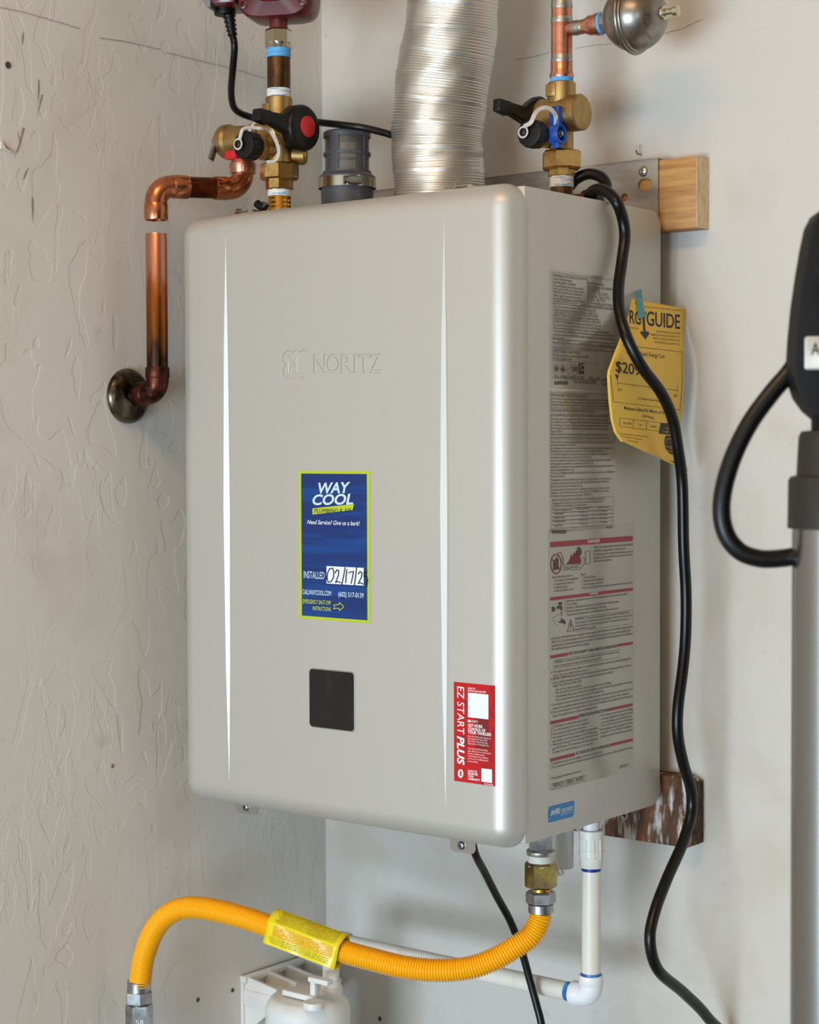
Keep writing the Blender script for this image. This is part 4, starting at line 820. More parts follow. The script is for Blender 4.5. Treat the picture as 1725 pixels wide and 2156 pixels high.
def strap(root, pts, wd, ring_c, ring_r):
    P = spline(pts, 8); m = MB(); rings = []
    for i, p in enumerate(P):
        t = (P[min(i+1, len(P)-1)]-P[max(i-1, 0)]).normalized(); n = t.cross(Vector((.6, -.75, .25))).normalized(); b = t.cross(n)
        rings.append([p+n*wd+b*.0006, p-n*wd+b*.0006, p-n*wd-b*.0006, p+n*wd-b*.0006])
    m.loft(rings)
    o, d = ring_c; u_, v_ = perp(d)
    K_ = 20; R1 = []
    for k in range(K_+1):
        a = 2*PI*k/K_; e = u_*math.cos(a)+v_*math.sin(a); R1.append([o+e*ring_r*1.45, o+e*ring_r*1.45-Vector(d)*.001, o+e*ring_r-Vector(d)*.001, o+e*ring_r])
    m.loft(R1, False, False); return m.build('cap_strap', 'strap_clear', root, angle=60)
rc = Vector((XH-.006-hm(30)*.30, yf-.0035, hz(316)+hm(30)*.05))
strap(hv, [rc+Vector((.002, 0, .004)), rc+Vector((.008, .001, .015)), atY(545, 270, YH-.062), atY(566, 274, YH-.044), atY(578, 290, YH-.040), atY(587, 318, YH-.036), atY(580, 338, YH-.034), atY(562, 341, YH-.034)], .0017, (rc, Vector((0, -1, 0))), .0042)
p = atY(489, 327, yc); m = MB(); m.obox(p, X_, Y_, Z_, .0075, .0035, .0042); m.cyl(p+X_*.004, p+X_*.02+Z_*.002, .0035, seg=14); m.build('drain_lever', 'red_plastic', hv, bevel=.0008)
# black lever handle on the right-hand side
def lever(root, c, nx, r, thick, tip, mat='black_plastic'):
    """disc handle with its axis along X at c; tip: (dy, dz) of lever end"""
    m = MB(); m.lathe(c-X_*nx*thick, X_*nx, [(0, r*.94), (.003, r), (thick-.004, r*.99), (thick-.001, r*.93), (thick, r*.84)], 40)
    dy, dz = tip; L = math.hypot(dy, dz); d = Vector((0, dy/L, dz/L)); n = Vector((0, -dz/L, dy/L)); cc = c-X_*nx*thick*.55
    pts = [(r*.3, r*.80), (r*.95, r*.42), (L*.72, r*.24), (L*.76, r*.34), (L, r*.30), (L, -r*.22), (L*.76, -r*.26), (L*.72, -r*.24), (r*1.25, -r*.30), (r*.75, -r*.70), (r*.3, -r*.92)]
    m.prism([cc+X_*(-thick*.34)+d*u+n*v for u, v in pts], X_*thick*.68)
    return m.build('lever_handle', mat, root, angle=40, bevel=.0014)
hc = atX(645, 268, XH+.030); hr = m_of(49, hc)
lv = lever(hv, hc, 1, hr, .017, (-.066, .006))
m = MB(); bc = hc + Vector((0, .002, .001)); m.lathe(bc-X_*.001, X_, [(0, hr*.46), (.0022, hr*.45), (.003, hr*.36)], 32); m.build('lever_button', 'red_plastic', lv)
# nipple above the valve
npx = thing('pipe_nipple', 'dark bronze pipe nipple with blue thread tape under the red pump', 'pipe', (XH, YH, hz(207)))
zc(MB(), 207, 188, hm(25.5), hz, XH, YH).build('thread_tape', 'tape_white', npx)
zc(MB(), 189, 121, hm(24.5), hz, XH, YH, 36).build('pipe', 'bronze_dark', npx)
zc(MB(), 122, 103, hm(25.3), hz, XH, YH).build('thread_tape', 'tape_blue', npx)
# pressure relief valve on the left of the hot valve
rv = thing('pressure_relief_valve', 'brass pressure relief valve with thin metal test lever', 'valve', (XH-.05, YH, hz(300)))
zr = zrow(520, 293, YH); rr_ = hm(37)
def rx(px): return atY(px, 293, YH).x
m = MB(); m.lathe((rx(558), YH, zr), -X_, [(0, rr_*.80), (rx(558)-rx(536), rr_*.82), (rx(558)-rx(532), rr_*.72), (rx(558)-rx(515), rr_*.80), (rx(558)-rx(490), rr_*.86), (rx(558)-rx(486), rr_), (rx(558)-rx(476), rr_), (rx(558)-rx(470), rr_*.86), (rx(558)-rx(468), rr_*.5)], 36)
zo = zrow(511, 345, YH); m.cyl((rx(511), YH, zr), (rx(511), YH, zo+.002), hm(24), seg=28); m.build('relief_body', 'brass_cast', rv, angle=30)
m = MB(); m.lathe((rx(549), YH, zr), -X_, [(0, rr_*.86), (.004, rr_*.86)], 32); m.build('thread_tape', 'tape_white', rv)
p0 = Vector((rx(470)+.002, YH-.012, zrow(466, 296, YH-.012))); p1 = atY(444, 337, YH-.02); d = (p1-p0); L = d.length; d.normalize(); n = d.cross(Y_).normalized(); b_ = d.cross(n)
m = MB(); m.obox((p0+p1)/2, d, b_, n, L/2, .0040, .0006); m.obox((p0+p1)/2+b_*.0036+n*.0014, d, b_, n, L/2, .0006, .0020); m.build('test_lever', 'zinc', rv)
m = MB(); m.cyl(p0-Vector((.004, 0, 0)), p0+Vector((.008, 0, 0)), .004, seg=14); m.build('lever_pivot', 'zinc', rv)
# copper discharge offset
rco = .0111
es = atX(268, 845, WX); YS_ = es.y; XS = atY(330, 600, YS_).x
A = Vector((rx(511), YH, zrow(511, 398, YH))); Bc = Vector((XS, YS_, atY(329, 392, YS_).z))
dp_ = thing('discharge_pipe', 'copper discharge offset with two elbows ending open above the upright pipe', 'pipe', A)
dAB = (Bc-A).normalized(); Rr = .017
dA2 = dAB
m = MB(); elbow(m, A, Z_, dA2, Rr, rco*1.06, .016); m.build('elbow', 'copper', dp_, angle=40)
m = MB(); m.lathe((A.x, A.y, zo-.011), Z_, [(0, rco*1.12), (.001, rco*1.22), (.008, rco*1.30), (.011, rco*1.30), (.012, rco*1.1)], 28); m.build('adapter', 'copper_pink', dp_)
m = MB(); m.cyl(A+dA2*(Rr+.002), Bc-dA2*(Rr+.002), rco, seg=28); m.build('pipe', 'copper_brown', dp_)
m = MB(); elbow(m, Bc, -dA2, -Z_, Rr, rco*1.06, .018); m.build('elbow', 'copper', dp_, angle=40)
zend = atY(329, 455, YS_).z; m = MB(); m.lathe((XS, YS_, Bc.z-Rr-.014), -Z_, [(0, rco*1.10), (Bc.z-Rr-.014-zend, rco*1.12), (Bc.z-Rr-.014-zend, rco*1.0), (Bc.z-Rr-.016-zend, rco*.98), (.002, rco*.98)], 30, cap1=False); m.build('open_socket', 'copper', dp_)
# stub-out pipe from the left wall
so = thing('stub_out_pipe', 'upright copper pipe with dark elbow coming from the left wall flange', 'pipe', tuple(es))
cz = zrow(330, 828, YS_); C_ = Vector((XS, YS_, cz)); es = Vector((WX, YS_, cz-.002)); so.location = es; ROOT[so.name] = tuple(es)
rE = m_of(58, es)
m = MB(); m.lathe(es+X_*.0004, X_, [(0, rE), (.002, rE), (.005, rE*.95), (.009, rE*.80), (.0115, rE*.55), (.013, rE*.36), (.011, rE*.3)], 48); m.build('wall_flange', 'escutcheon', so, angle=50)
m = MB(); elbow(m, C_, -X_, Z_, .015, rco*1.07, .012); m.cyl(es+X_*.004, C_-X_*.015, rco*.98, seg=24); m.build('elbow', 'copper_dark', so, angle=40)
zs = zrow(330, 784, YS_); m = MB(); m.lathe((XS, YS_, zs-.002), Z_, [(0, rco*1.10), (.002, rco*1.11), (.0035, rco*1.04), (.0045, rco*1.01)], 26); m.build('solder_joint', 'solder_white', so)
zt1 = zrow(329, 492, YS_); zmid = zrow(329, 600, YS_); zlow = zrow(329, 690, YS_)
pipe_gradient('copper_stained', zs-es.z, zt1-es.z)
m = MB(); m.lathe((XS, YS_, zs-.004), Z_, [(0, rco), (zt1-zs+.003, rco), (zt1-zs+.004, rco*.97), (zt1-zs+.004, rco*.88), (zt1-zs-.03, rco*.88)], 32, cap1=False); m.build('pipe', 'copper_stained', so)
# red circulation pump
cp = thing('circulation_pump', 'dark red circulation pump above the bronze nipple at the top', 'pump', (XH, YH, hz(103)))
zc(MB(), 104, 62, hm(29), hz, XH, YH, 6, .35).build('union_nut', 'nickel', cp, angle=20)
m = MB(); m.lathe((XH, YH, hz(103.5)), Z_, [(0, hm(24)), (hz(92)-hz(104), hm(27.5))], 32); m.build('nut_collar', 'nickel', cp)
m = MB(); m.cyl((XH, YH, hz(64)), (XH, YH, hz(30)), hm(19.5), seg=32); m.build('flange_neck', 'red_paint', cp)
# motor head: rounded square block facing the room
fw = Vector((.42, -.9, 0)).normalized(); rt = Vector((.9, .42, 0)).normalized()
pc = Vector((XH, YH, hz(-35))); hw_ = hm(80)
def sq(hw, hh, r, off, zoff=0): return [pc + rt*x + Z_*(z+zoff) + fw*off for x, z in rrect(0, 0, hw, hh, r, 5)]
m = MB(); m.loft([sq(hw_*.86, hw_*.86, .012, -.035), sq(hw_, hw_*.97, .02, -.02), sq(hw_, hw_*.97, .02, .012), sq(hw_*.95, hw_*.92, .02, .018), sq(hw_*.6, hw_*.6, .018, .024), sq(hw_*.5, hw_*.5, .018, .034)]); pb = m.build('pump_body', 'red_paint', cp, angle=35)
m = MB(); m.lathe(pc+fw*.030, fw, [(0, hw_*.62), (.006, hw_*.60), (.009, hw_*.5)], 36); m.build('motor_cap', 'red_plastic', pb)
for sx in (-1, 1):
    for sz in (-1, 1):
        o = pc + rt*sx*hw_*.80 + Z_*sz*hw_*.62 + fw*.014
        m = MB(); m.lathe(o, fw, [(0, hm(9)), (.007, hm(8.5)), (.0075, hm(5.5)), (.004, hm(5))], 18); m.build('housing_screw', 'red_paint', pb)
        m = MB(); m.lathe(o+fw*.0035, fw, [(0, hm(4.6)), (.0015, hm(4.2))], 12); m.build('screw_head', 'hole_dark', pb)
jc = atY(478, -18, YH-.01)
m = MB(); m.obox(jc+rt*.004, rt, Z_, fw, hm(28), hm(38), .026); jb = m.build('terminal_box', 'red_paint', cp, bevel=.004)
m = MB(); m.prism([jc-rt*hm(26)+rt*x+Z_*z-fw*.026 for x, z in ((0, hm(38)), (-hm(26), hm(30)), (-hm(22), -hm(14)), (-hm(2), -hm(44)), (hm(6), -hm(44)), (hm(6), hm(38)))], fw*.05); m.build('end_cover', 'grey_box', jb, bevel=.002)
gc = atY(474, 26, YH-.01); m = MB(); m.lathe(gc, -Z_, [(-.006, hm(22)), (0, hm(24)), (.003, hm(23)), (.004, hm(16))], 28); m.build('cord_gland', 'black_plastic', jb)
g0 = atY(482, 30, YH-.01); g1 = atY(490, 76, YH-.01); dd = g1-g0; Lg = dd.length
m = MB(); m.lathe(g0, dd, [(Lg*k/20, hm((14 if (k//2) % 2 else 11)-k*.18)) for k in range(21)], 20); m.build('strain_relief', 'black_rubber', jb, angle=50)
m = MB(); m.tube(spline([atY(490, 74, YH-.01), atY(494, 100, YH-.01), atY(490, 150, YH), atY(487, 195, YH+.02), atY(494, 228, YH+.04), atY(520, 244, YH+.06), atY(560, 252, YH+.07), atY(610, 252, YH+.06), atY(665, 257, YH+.05), atY(720, 263, YH+.05), atY(775, 271, YH+.06), atY(840, 290, YH+.09), atY(885, 318, YH+.165), atY(930, 350, YH+.19)], 8), hm(7.6), 16)
tag(m.build('pump_cord', 'cord_black', None, origin=atY(490, 74, YH-.01)), 'black cord from the red pump passing behind the metal duct', 'cord')

# ------------------------------------------------------------------ air intake and vent duct
YI = .150; i0 = atY(731, 340, YI); XI = i0.x
def iz(py): return zrow(731, py, YI)
def im(n): return m_of(n, i0)
it = thing('air_intake_filter', 'dark grey intake strainer with metal hose clamp on the heater top', 'intake filter', (XI, YI, ZT))
m = MB(); m.lathe((XI, YI, ZT-.004), Z_, [(0, im(55)), (iz(396)-ZT+.004, im(55)), (iz(394)-ZT+.004, im(60)), (iz(374)-ZT+.004, im(60)), (iz(366)-ZT+.004, im(51)), (iz(362)-ZT+.004, im(51)), (iz(362)-ZT+.004, im(46)), (0, im(44))], 48, cap0=False, cap1=False); m.build('collar', 'grey_pvc', it, angle=30)
m = MB(); m.lathe((XI, YI, iz(291)), Z_, [(0, im(46)), (0, im(50)), (iz(281)-iz(291), im(50)), (iz(278)-iz(291), im(47)), (iz(277)-iz(291), im(5))], 48, cap0=False); m.build('top_ring', 'grey_pvc', it, angle=30)
m = MB(); m.lathe((XI, YI, iz(329)), Z_, [(0, im(46)), (0, im(50)), (iz(323)-iz(329), im(50)), (iz(323)-iz(329), im(46))], 48, cap0=False, cap1=False); m.build('middle_ring', 'grey_pvc', it)
for k, (a0, a1) in enumerate(((-94, -71), (-2, 11), (84, 107), (176, 190))):
    m = MB(); rings = []
    for t in range(5):
        a = math.radians(a0+(a1-a0)*t/4); e = Vector((math.cos(a), math.sin(a), 0)); rings.append([Vector((XI, YI, z))+e*im(r) for z, r in ((iz(364), 46), (iz(364), 49.4), (iz(288), 49.4), (iz(288), 46))])
    m.loft(rings); m.build('post', 'grey_pvc', it)
m = MB(); m.lathe((XI, YI, iz(364)), Z_, [(0, im(46.5)), (iz(288)-iz(364), im(46.5))], 64, cap0=False, cap1=False); m.build('mesh_screen', 'mesh_screen', it)
m = MB(); m.lathe((XI, YI, iz(398)), Z_, [(0, im(60.2)), (0, im(61.4)), (iz(377)-iz(398), im(61.4)), (iz(377)-iz(398), im(60.2))], 56, cap0=False, cap1=False); cl = m.build('hose_clamp', 'nickel', it)
sc0 = Vector((XI, YI, iz(388))) + Vector((.78, -.62, 0))*im(66); sd = Vector((.62, .78, 0))
m = MB(); m.cyl(sc0-sd*im(14), sc0+sd*im(18), im(9), seg=20, ch=.001); m.cyl(sc0-sd*im(21), sc0-sd*im(14), im(8), seg=6); m.build('clamp_screw', 'zinc', cl)
# flexible aluminium vent duct
YD = .170
dpts = [atY(925, 402, YD), atY(924, 370, YD), atY(921, 320, YD), atY(923, 250, YD), atY(934, 160, YD-.002), atY(947, 80, YD-.006), atY(956, 0, YD-.01), atY(962, -90, YD-.012), atY(964, -220, YD-.012)]
dpts[0].z = ZT-.003
wpx = [96, 97, 98, 99, 101, 98, 95, 94, 94]
P = spline(dpts, 14); nP = len(P); pit = .0027
Q, step = resample(P, pit/4); nQ = len(Q); rad = []
for k in range(nQ):
    t = k/(nQ-1)*(len(wpx)-1); i = min(int(t), len(wpx)-2); wv = wpx[i]+(wpx[i+1]-wpx[i])*(t-i)
    ph = k % 4; amp = (0, .0005, .0009, .0005)[ph]; cyc = k//4
    if cyc % 9 == 0: amp = .0011
    rnd = random.Random(cyc).uniform(-.00012, .00014)
    rad.append(m_of(wv, Q[k])-.0012+amp+rnd)
m = MB(); seg = 96; t = (Q[1]-Q[0]).normalized(); u_, v_ = perp(t); rings = []
dents = [(.30, 1.1, -.004, .02), (.33, .7, -.0035, .016), (.42, -.4, .002, .02), (.55, .2, -.002, .03), (.25, 2.6, -.003, .02)]
for k in range(nQ):
    t2 = (Q[min(k+1, nQ-1)]-Q[max(k-1, 0)]).normalized(); tl = t2 + Vector((.10*math.sin(k*.011), .05*math.cos(k*.017), 0)); u_ = (u_-t2*u_.dot(t2)).normalized(); v_ = t2.cross(u_); ring = []
    for j in range(seg):
        an = 2*PI*j/seg; e = u_*math.cos(an)+v_*math.sin(an); r = rad[k]; fk = k/nQ
        r += .0006*math.sin(3*an+fk*30)+.0004*math.sin(7*an-fk*50)
        for df, da, dm, dw in dents:
            q_ = ((fk-df)/dw)**2+((math.remainder(an-da, 2*PI))/.35)**2
            if q_ < 6: r += dm*math.exp(-q_)
        ring.append(Q[k]+e*r+t2*(.006*math.cos(an-1.0)*math.sin(fk*9)))
    rings.append(ring)
m.loft(rings, False, False)
tag(m.build('vent_duct', 'aluminium_foil', None, origin=dpts[0], angle=80, fixn=False), 'wide flexible ribbed aluminium exhaust duct rising from the heater', 'duct')

# ------------------------------------------------------------------ cold water side
YC = .190; c0 = atY(1183, 260, YC); XC = c0.x
def czz(py): return zrow(1183, py, YC)
def cm(n): return m_of(n, c0)
m = MB(); m.lathe((XC, YC, ZT-.006), Z_, [(0, .011), (czz(394)-ZT+.006, .011)], 28)
m.cyl((XC, YC, ZT+.002), (XC+.030, YC-.004, ZT+.002), .0095, .0085, seg=24); m.cyl((XC+.030, YC-.004, ZT+.002), (XC+.036, YC-.004, ZT+.002), .0118, seg=24, ch=.001); m.build('cold_inlet', 'bronze_dark', heater, angle=30)
m = MB(); m.nut((XC+.036, YC-.004, ZT+.002), X_, .0085, .012, 8); m.build('inlet_strainer_cap', 'black_plastic', heater)
cv = thing('isolation_valve', 'brass service valve with blue drain handle on the cold inlet', 'valve', (XC, YC, czz(394)), 'service valves on top of the heater')
zc(MB(), 395, 371, cm(25.5), czz, XC, YC).build('thread_tape', 'tape_white', cv)
zc(MB(), 373, 354, cm(29.5), czz, XC, YC, 8, .3).build('union_tailpiece', 'brass', cv, angle=20)
zc(MB(), 358, 318, cm(42), czz, XC, YC, 8, .3).build('union_nut', 'brass', cv, angle=20)
m = MB(); zq = czz(320); m.lathe((XC, YC, zq), Z_, [(0, cm(25)), (czz(270)-zq, cm(25)), (czz(235)-zq, cm(28)), (czz(218)-zq, cm(30)), (czz(176)-zq, cm(29.5)), (czz(174)-zq, cm(27))], 36)
ec = atX(1200, 236, XC+.024); m.cyl((XC-.030, YC, czz(242)), (XC+.025, YC, czz(242)), cm(38), seg=44, ch=.0015)
m.cyl((XC-.004, YC, czz(289)), (XC-.008, YC-cm(40), czz(291)), cm(24), seg=28); vb = m.build('valve_body', 'brass_cast', cv, angle=30)
p = Vector((XC-.004, YC-cm(29), czz(193))); m = MB(); m.obox(p, X_, Z_, Y_, .0058, .0062, .0014); m.build('arrow_plate', 'brass_cast', vb, bevel=.0008)
m = MB(); m.prism([p+Vector((x, -.0014, z)) for x, z in ((-.001, .004), (.001, .004), (.001, -.0008), (.0026, -.0008), (0, -.0042), (-.0026, -.0008), (-.001, -.0008))], (0, -.0005, 0)); m.build('arrow', 'brass', vb)
yc2, yf2 = drain(cv, XC-.008, YC, czz(291), cm(24), 0, cm(30), None, 1)
rc = Vector((XC-.008-cm(30)*.30, yf2-.0035, czz(291)+cm(30)*.05))
strap(cv, [rc+Vector((.002, -.001, .005)), atY(1118, 258, yf2-.004), atY(1126, 241, yf2-.002), atY(1137, 230, yf2+.004), atY(1152, 227, yf2+.010), atY(1165, 235, yf2+.016), atY(1171, 252, yf2+.022), atY(1168, 300, yf2+.026), atY(1165, 312, yf2+.026)], .0021, (rc, Vector((0, -1, 0))), .0042)
lever(cv, Vector((XC-.036, YC+.002, czz(246))), -1, cm(50), .013, (-.074, .006))
bh = atX(1184, 281, XC+.014); br_ = m_of(21, bh)
m = MB(); m.lathe(bh-X_*.014, X_, [(0, br_*.9), (.001, br_), (.014, br_), (.014, br_*.72), (.006, br_*.68)], 28, cap1=True)
m.obox(bh+Vector((-.007, 0, br_*1.75)), X_, Y_, Z_, .0055, .0042, br_*1.0); m.obox(bh+Vector((-.006, 0, -br_*1.1)), X_, Y_, Z_, .004, .004, br_*.3); dh = m.build('drain_lever', 'blue_plastic', cv, angle=30, bevel=.0006)
m = MB(); m.nut(bh-X_*.008, X_, .0036, .006, 6); m.cyl(bh-X_*.003, bh+X_*.0005, .0022, seg=12); m.build('handle_nut', 'zinc', dh)
# copper riser with branch
rs = thing('copper_riser', 'copper riser with soldered tee above the cold service valve', 'pipe', (XC, YC, czz(174)))
def lp(mb, py0, py1, r, r2=None): mb.cyl((XC, YC, czz(py0)), (XC, YC, czz(py1)), cm(r), cm(r2 or r), seg=32); return mb
lp(MB(), 175, 162, 24.5).build('thread_tape', 'tape_blue', rs)
m = MB(); zz = czz(166); m.lathe((XC, YC, zz), Z_, [(0, cm(24)), (czz(162)-zz, cm(25.5)), (czz(156)-zz, cm(25.5)), (czz(152)-zz, cm(23.5)), (czz(128)-zz, cm(23))], 32); m.build('adapter', 'copper_pink', rs)
m = MB(); zz = czz(134); m.lathe((XC, YC, zz), Z_, [(0, cm(22.5)), (czz(130)-zz, cm(24)), (czz(124)-zz, cm(22.4)), (czz(118)-zz, cm(23)), (czz(115)-zz, cm(21.8))], 32); m.build('solder_joint', 'solder', rs, angle=60)
lp(MB(), 120, 36, 22.6).build('tee', 'copper_pink', rs); bz = czz(64)
m = MB(); zz = czz(50); m.lathe((XC, YC, zz), Z_, [(0, cm(23)), (czz(44)-zz, cm(23.8)), (czz(38)-zz, cm(22.9)), (czz(34)-zz, cm(21.5))], 32); m.build('solder_joint', 'solder', rs, angle=60)
lp(MB(), 38, 6, 22.2).build('coupling', 'copper_pink', rs)
m = MB(); zz = czz(20); m.lathe((XC, YC, zz), Z_, [(0, cm(22.4)), (czz(12)-zz, cm(23.2)), (czz(2)-zz, cm(22)), (czz(-4)-zz, cm(20.5))], 32); m.build('solder_joint', 'solder', rs, angle=60)
lp(MB(), 8, -260, 20.3).build('pipe', 'copper', rs)
bx = lambda px: atY(px, 60, YC).x
m = MB(); m.lathe((XC, YC, bz), X_, [(0, cm(14)), (bx(1207)-XC, cm(14.5)), (bx(1216)-XC, cm(15))], 28); m.build('branch', 'copper_pink', rs)
m = MB(); m.lathe((bx(1208), YC, bz), X_, [(0, cm(15)), (.004, cm(16.5)), (.008, cm(15)), (.012, cm(15.6)), (.014, cm(14))], 28); m.build('solder_joint', 'solder', rs, angle=60)
m = MB(); m.lathe((bx(1224), YC, bz), X_, [(0, cm(14.5)), (.006, cm(16)), (.011, cm(21)), (bx(1256)-bx(1224), cm(21)), (bx(1258)-bx(1224), cm(23.5)), (bx(1266)-bx(1224), cm(23.5))], 32); m.build('reducer', 'copper_pink', rs, angle=40)
# hammer arrestor ball
ha = thing('hammer_arrestor', 'round brushed steel water hammer arrestor on the copper branch', 'arrestor', (bx(1266), YC, bz))
xa0 = bx(1266); k_ = m_of(1, (xa0+.04, YC, bz))
m = MB(); m.lathe((xa0-.001, YC, bz), X_, [(0, cm(23)), (.004, cm(22))], 28); m.build('thread_tape', 'tape_blue', ha)
m = MB(); m.nut((xa0+.002, YC, bz), X_, cm(22), .012, 8, .3); m.build('hex_fitting', 'zinc', ha, angle=20)
# ball: two pressed halves with a rolled seam
cb = atY(1338, 36, YC); RB = m_of(70, cb); cbx = cb.x
cb = Vector((cbx, YC, bz))
prof = []
for k in range(1, 17): a = PI*k/34; prof.append((cbx-RB*math.cos(a)*.98, RB*math.sin(a)))
prof += [(cbx-.0048, RB*1.0), (cbx-.0044, RB*1.07), (cbx-.0030, RB*1.10), (cbx-.0012, RB*1.085), (cbx-.0002, RB*1.045), (cbx+.0012, RB*1.05), (cbx+.0022, RB*1.03), (cbx+.0026, RB*.995)]
for k in range(18, 34): a = PI*k/34; prof.append((cbx-RB*math.cos(a)*.98, RB*math.sin(a)))
m = MB(); m.lathe((0, YC, bz), X_, prof, 56); m.build('ball', 'tank_steel', ha, angle=50)
xe = cbx+RB*.96
m = MB(); m.lathe((xe, YC, bz), X_, [(0, .0072), (.0025, .0070), (.0035, .0045)] + [(.0035+.0008*k, .0045 if k % 2 else .0038) for k in range(10)] + [(.0115, .0036), (.012, .0050), (.0165, .0050), (.017, .0040)], 24); m.build('fill_valve', 'nickel', ha, angle=30)
m = MB()
def ring_text(s, ang, a0, a1, hgt):
    def fn(x, y):
        al = math.radians(ang) + hgt*y/RB; ph = math.radians(a0+(a1-a0)*x); r = RB*math.sin(al)*1.002
        return Vector((cbx+RB*.98*math.cos(al)*1.003, YC-r*math.cos(ph), bz+r*math.sin(ph)))
    put(m, s, fn)
ring_text('Potable water approved', 47, 40, -78, .0034); ring_text('Max Temp. 210°F', 36, 45, -45, .0034)
m.build('lettering', 'tank_ink', ha)
# ------------------------------------------------------------------ below the heater: gas
YG = .112; g0 = atY(1139, 1830, YG); XG = g0.x
def gz(py): return zrow(1139, py, YG)
def gm(n): return m_of(n, g0)
m = MB(); m.nut((XG, YG, gz(1792)), Z_, gm(26), ZB+.008-gz(1792), 8, .3, .02); m.cyl((XG, YG, gz(1806)), (XG, YG, gz(1790)), gm(24), seg=32); m.build('gas_inlet', 'zinc', heater, angle=20)
m = MB(); m.lathe((XG, YG, gz(1799)), Z_, [(0, gm(30)), (.001, gm(31)), (gz(1789)-gz(1799)-.001, gm(31)), (gz(1789)-gz(1799), gm(29))], 40); m.build('gas_inlet_flange', 'steel', heater)
ga = thing('gas_adapter', 'yellow zinc hex gas adapter with white thread paste under the heater', 'fitting', (XG, YG, gz(1874)))
m = MB(); m.lathe((XG, YG, gz(1822)), Z_, [(0, gm(30)), (gz(1812)-gz(1822), gm(27)), (gz(1802)-gz(1822), gm(25.5)), (gz(1797)-gz(1822), gm(24))], 32); m.build('thread_paste', 'paste_white', ga, angle=60)
m = MB(); m.nut((XG, YG, gz(1868)), Z_, gm(34), gz(1814)-gz(1868), 6, .148, .07); m.build('hex_body', 'zinc_yellow', ga, angle=20)
m = MB(); m.cyl((XG, YG, gz(1880)), (XG, YG, gz(1866)), gm(22), seg=28); m.build('neck', 'brass_bright', ga)
# yellow corrugated connector
XE = -.445; e0 = atX(293, 2075, XE); YE = e0.y
gcn = thing('gas_connector', 'yellow corrugated gas connector hose curving below the heater', 'gas hose', (XE, YE, e0.z))
m = MB(); m.nut((XG, YG, gz(1903)), Z_, gm(32), gz(1875)-gz(1903), 6, .148, .14); m.lathe((XG, YG, gz(1922)), Z_, [(0, gm(24)), (.001, gm(26.5)), (gz(1903)-gz(1922), gm(26.5))], 32); m.build('flare_nut', 'zinc', gcn, angle=20)
hp = [(1139, 1914), (1135, 1940), (1116, 1972), (1074, 2001), (1035, 2022), (987, 2038), (920, 2043), (850, 2036), (780, 2019), (732, 2006), (650, 1978), (569, 1951), (513, 1932), (450, 1916), (395, 1911), (355, 1925), (325, 1958), (305, 2008), (297, 2050), (294, 2084)]
d0, d1 = dep((XG, YG, gz(1914))), dep((XE, YE, e0.z)); cum = [0]
for q0, q1 in zip(hp, hp[1:]): cum.append(cum[-1]+math.hypot(q1[0]-q0[0], q1[1]-q0[1]))
hpts = []
for k, q in enumerate(hp):
    f = cum[k]/cum[-1]; f2 = f*f*(3-2*f); hpts.append(atD(q[0], q[1], d0+(d1-d0)*f2 - .03*math.sin(PI*f)))
P = spline(hpts, 12); Q, st_ = resample(P, .00275/5); rad = []
for k in range(len(Q)):
    ph = (k % 5)/5; rad.append(.0098+.0019*(.5-.5*math.cos(2*PI*ph)))
for k in range(9): rad[-1-k] = .0106; rad[k] = .0106
m = MB(); m.tube(Q, rad, 30); m.build('corrugated_tube', 'hose_yellow', gcn, angle=75)
HC = Q
# folded warning sleeve around the hose
sA = atD(573, 1950, dep(P[len(P)*11//19])-.0); sB = atD(723, 2006, dep(P[len(P)*9//19]))
ax_ = (sB-sA).normalized(); toC = (CAM-(sA+sB)/2).normalized(); up = ax_.cross(toC); up = up if up.z > 0 else -up; up.normalize(); toC = up.cross(ax_); toC = toC if toC.dot(CAM-sA) > 0 else -toC
hh = m_of(38, sA); sec = [(1.0, .15), (.86, .42), (.6, .62), (.3, .80), (.16, .84), (0, .80), (-.35, .66), (-.7, .52), (-1.0, .40), (-1.02, .30), (-.85, .0), (-.5, -.42), (0, -.62), (.5, -.5), (.9, -.12)]
m = MB(); Ls = (sB-sA).length; nS = 14; rings = []
for k in range(nS+1):
    o = sA + ax_*Ls*k/nS; sk = ax_*hh*.0
    rings.append([o + up*u*hh - ax_*u*hh*-.0 + toC*(v*hh+.0008*math.sin(k*.9+u*3)) for u, v in sec])
m.loft(rings, False, False); slv = m.build('warning_sleeve', 'sleeve_yellow', gcn, angle=28, fixn=False)
md = slv.modifiers.new('thick', 'SOLIDIFY'); md.thickness = .0004
def sleeve_pt(s_, u):
    # s_: 0 at left end .. 1 right end, u: +1 top edge .. -1 bottom edge of the visible side
    front = sec[:9]; v = front[-1][1]
    for (u0, v0), (u1, v1) in zip(front, front[1:]):
        if u1 <= u <= u0: v = v0+(v1-v0)*(u-u0)/(u1-u0); break
    return sA + ax_*Ls*s_ + up*u*hh + toC*(v*hh+.0015)
def sleeve_text(mb, s, u, s0, s1, cap, bold=0):
    # upside down: starts at the right and runs left; caps point down
    put(mb, s, lambda x, y: sleeve_pt(s1-(s1-s0)*x, u-cap*y), bold)
mb1 = MB(); mb2 = MB()
bl_ = ['Leak test all connections with soapy water. Do not use flame', 'Connector must be fully exposed and not pass through walls', 'Do not kink, twist or stretch this gas connector at any time', 'Read the installation instructions before using this product', 'Turn off the gas supply before removing the gas appliance', 'Never reuse a flexible connector from another installation', 'Call a licensed plumber when in doubt about this assembly', '* Use only fittings supplied with this flexible connector']
for k, s in enumerate(bl_): sleeve_text(mb1, s, .97-.094*k, .10+.02*(k % 3), .93, .062)
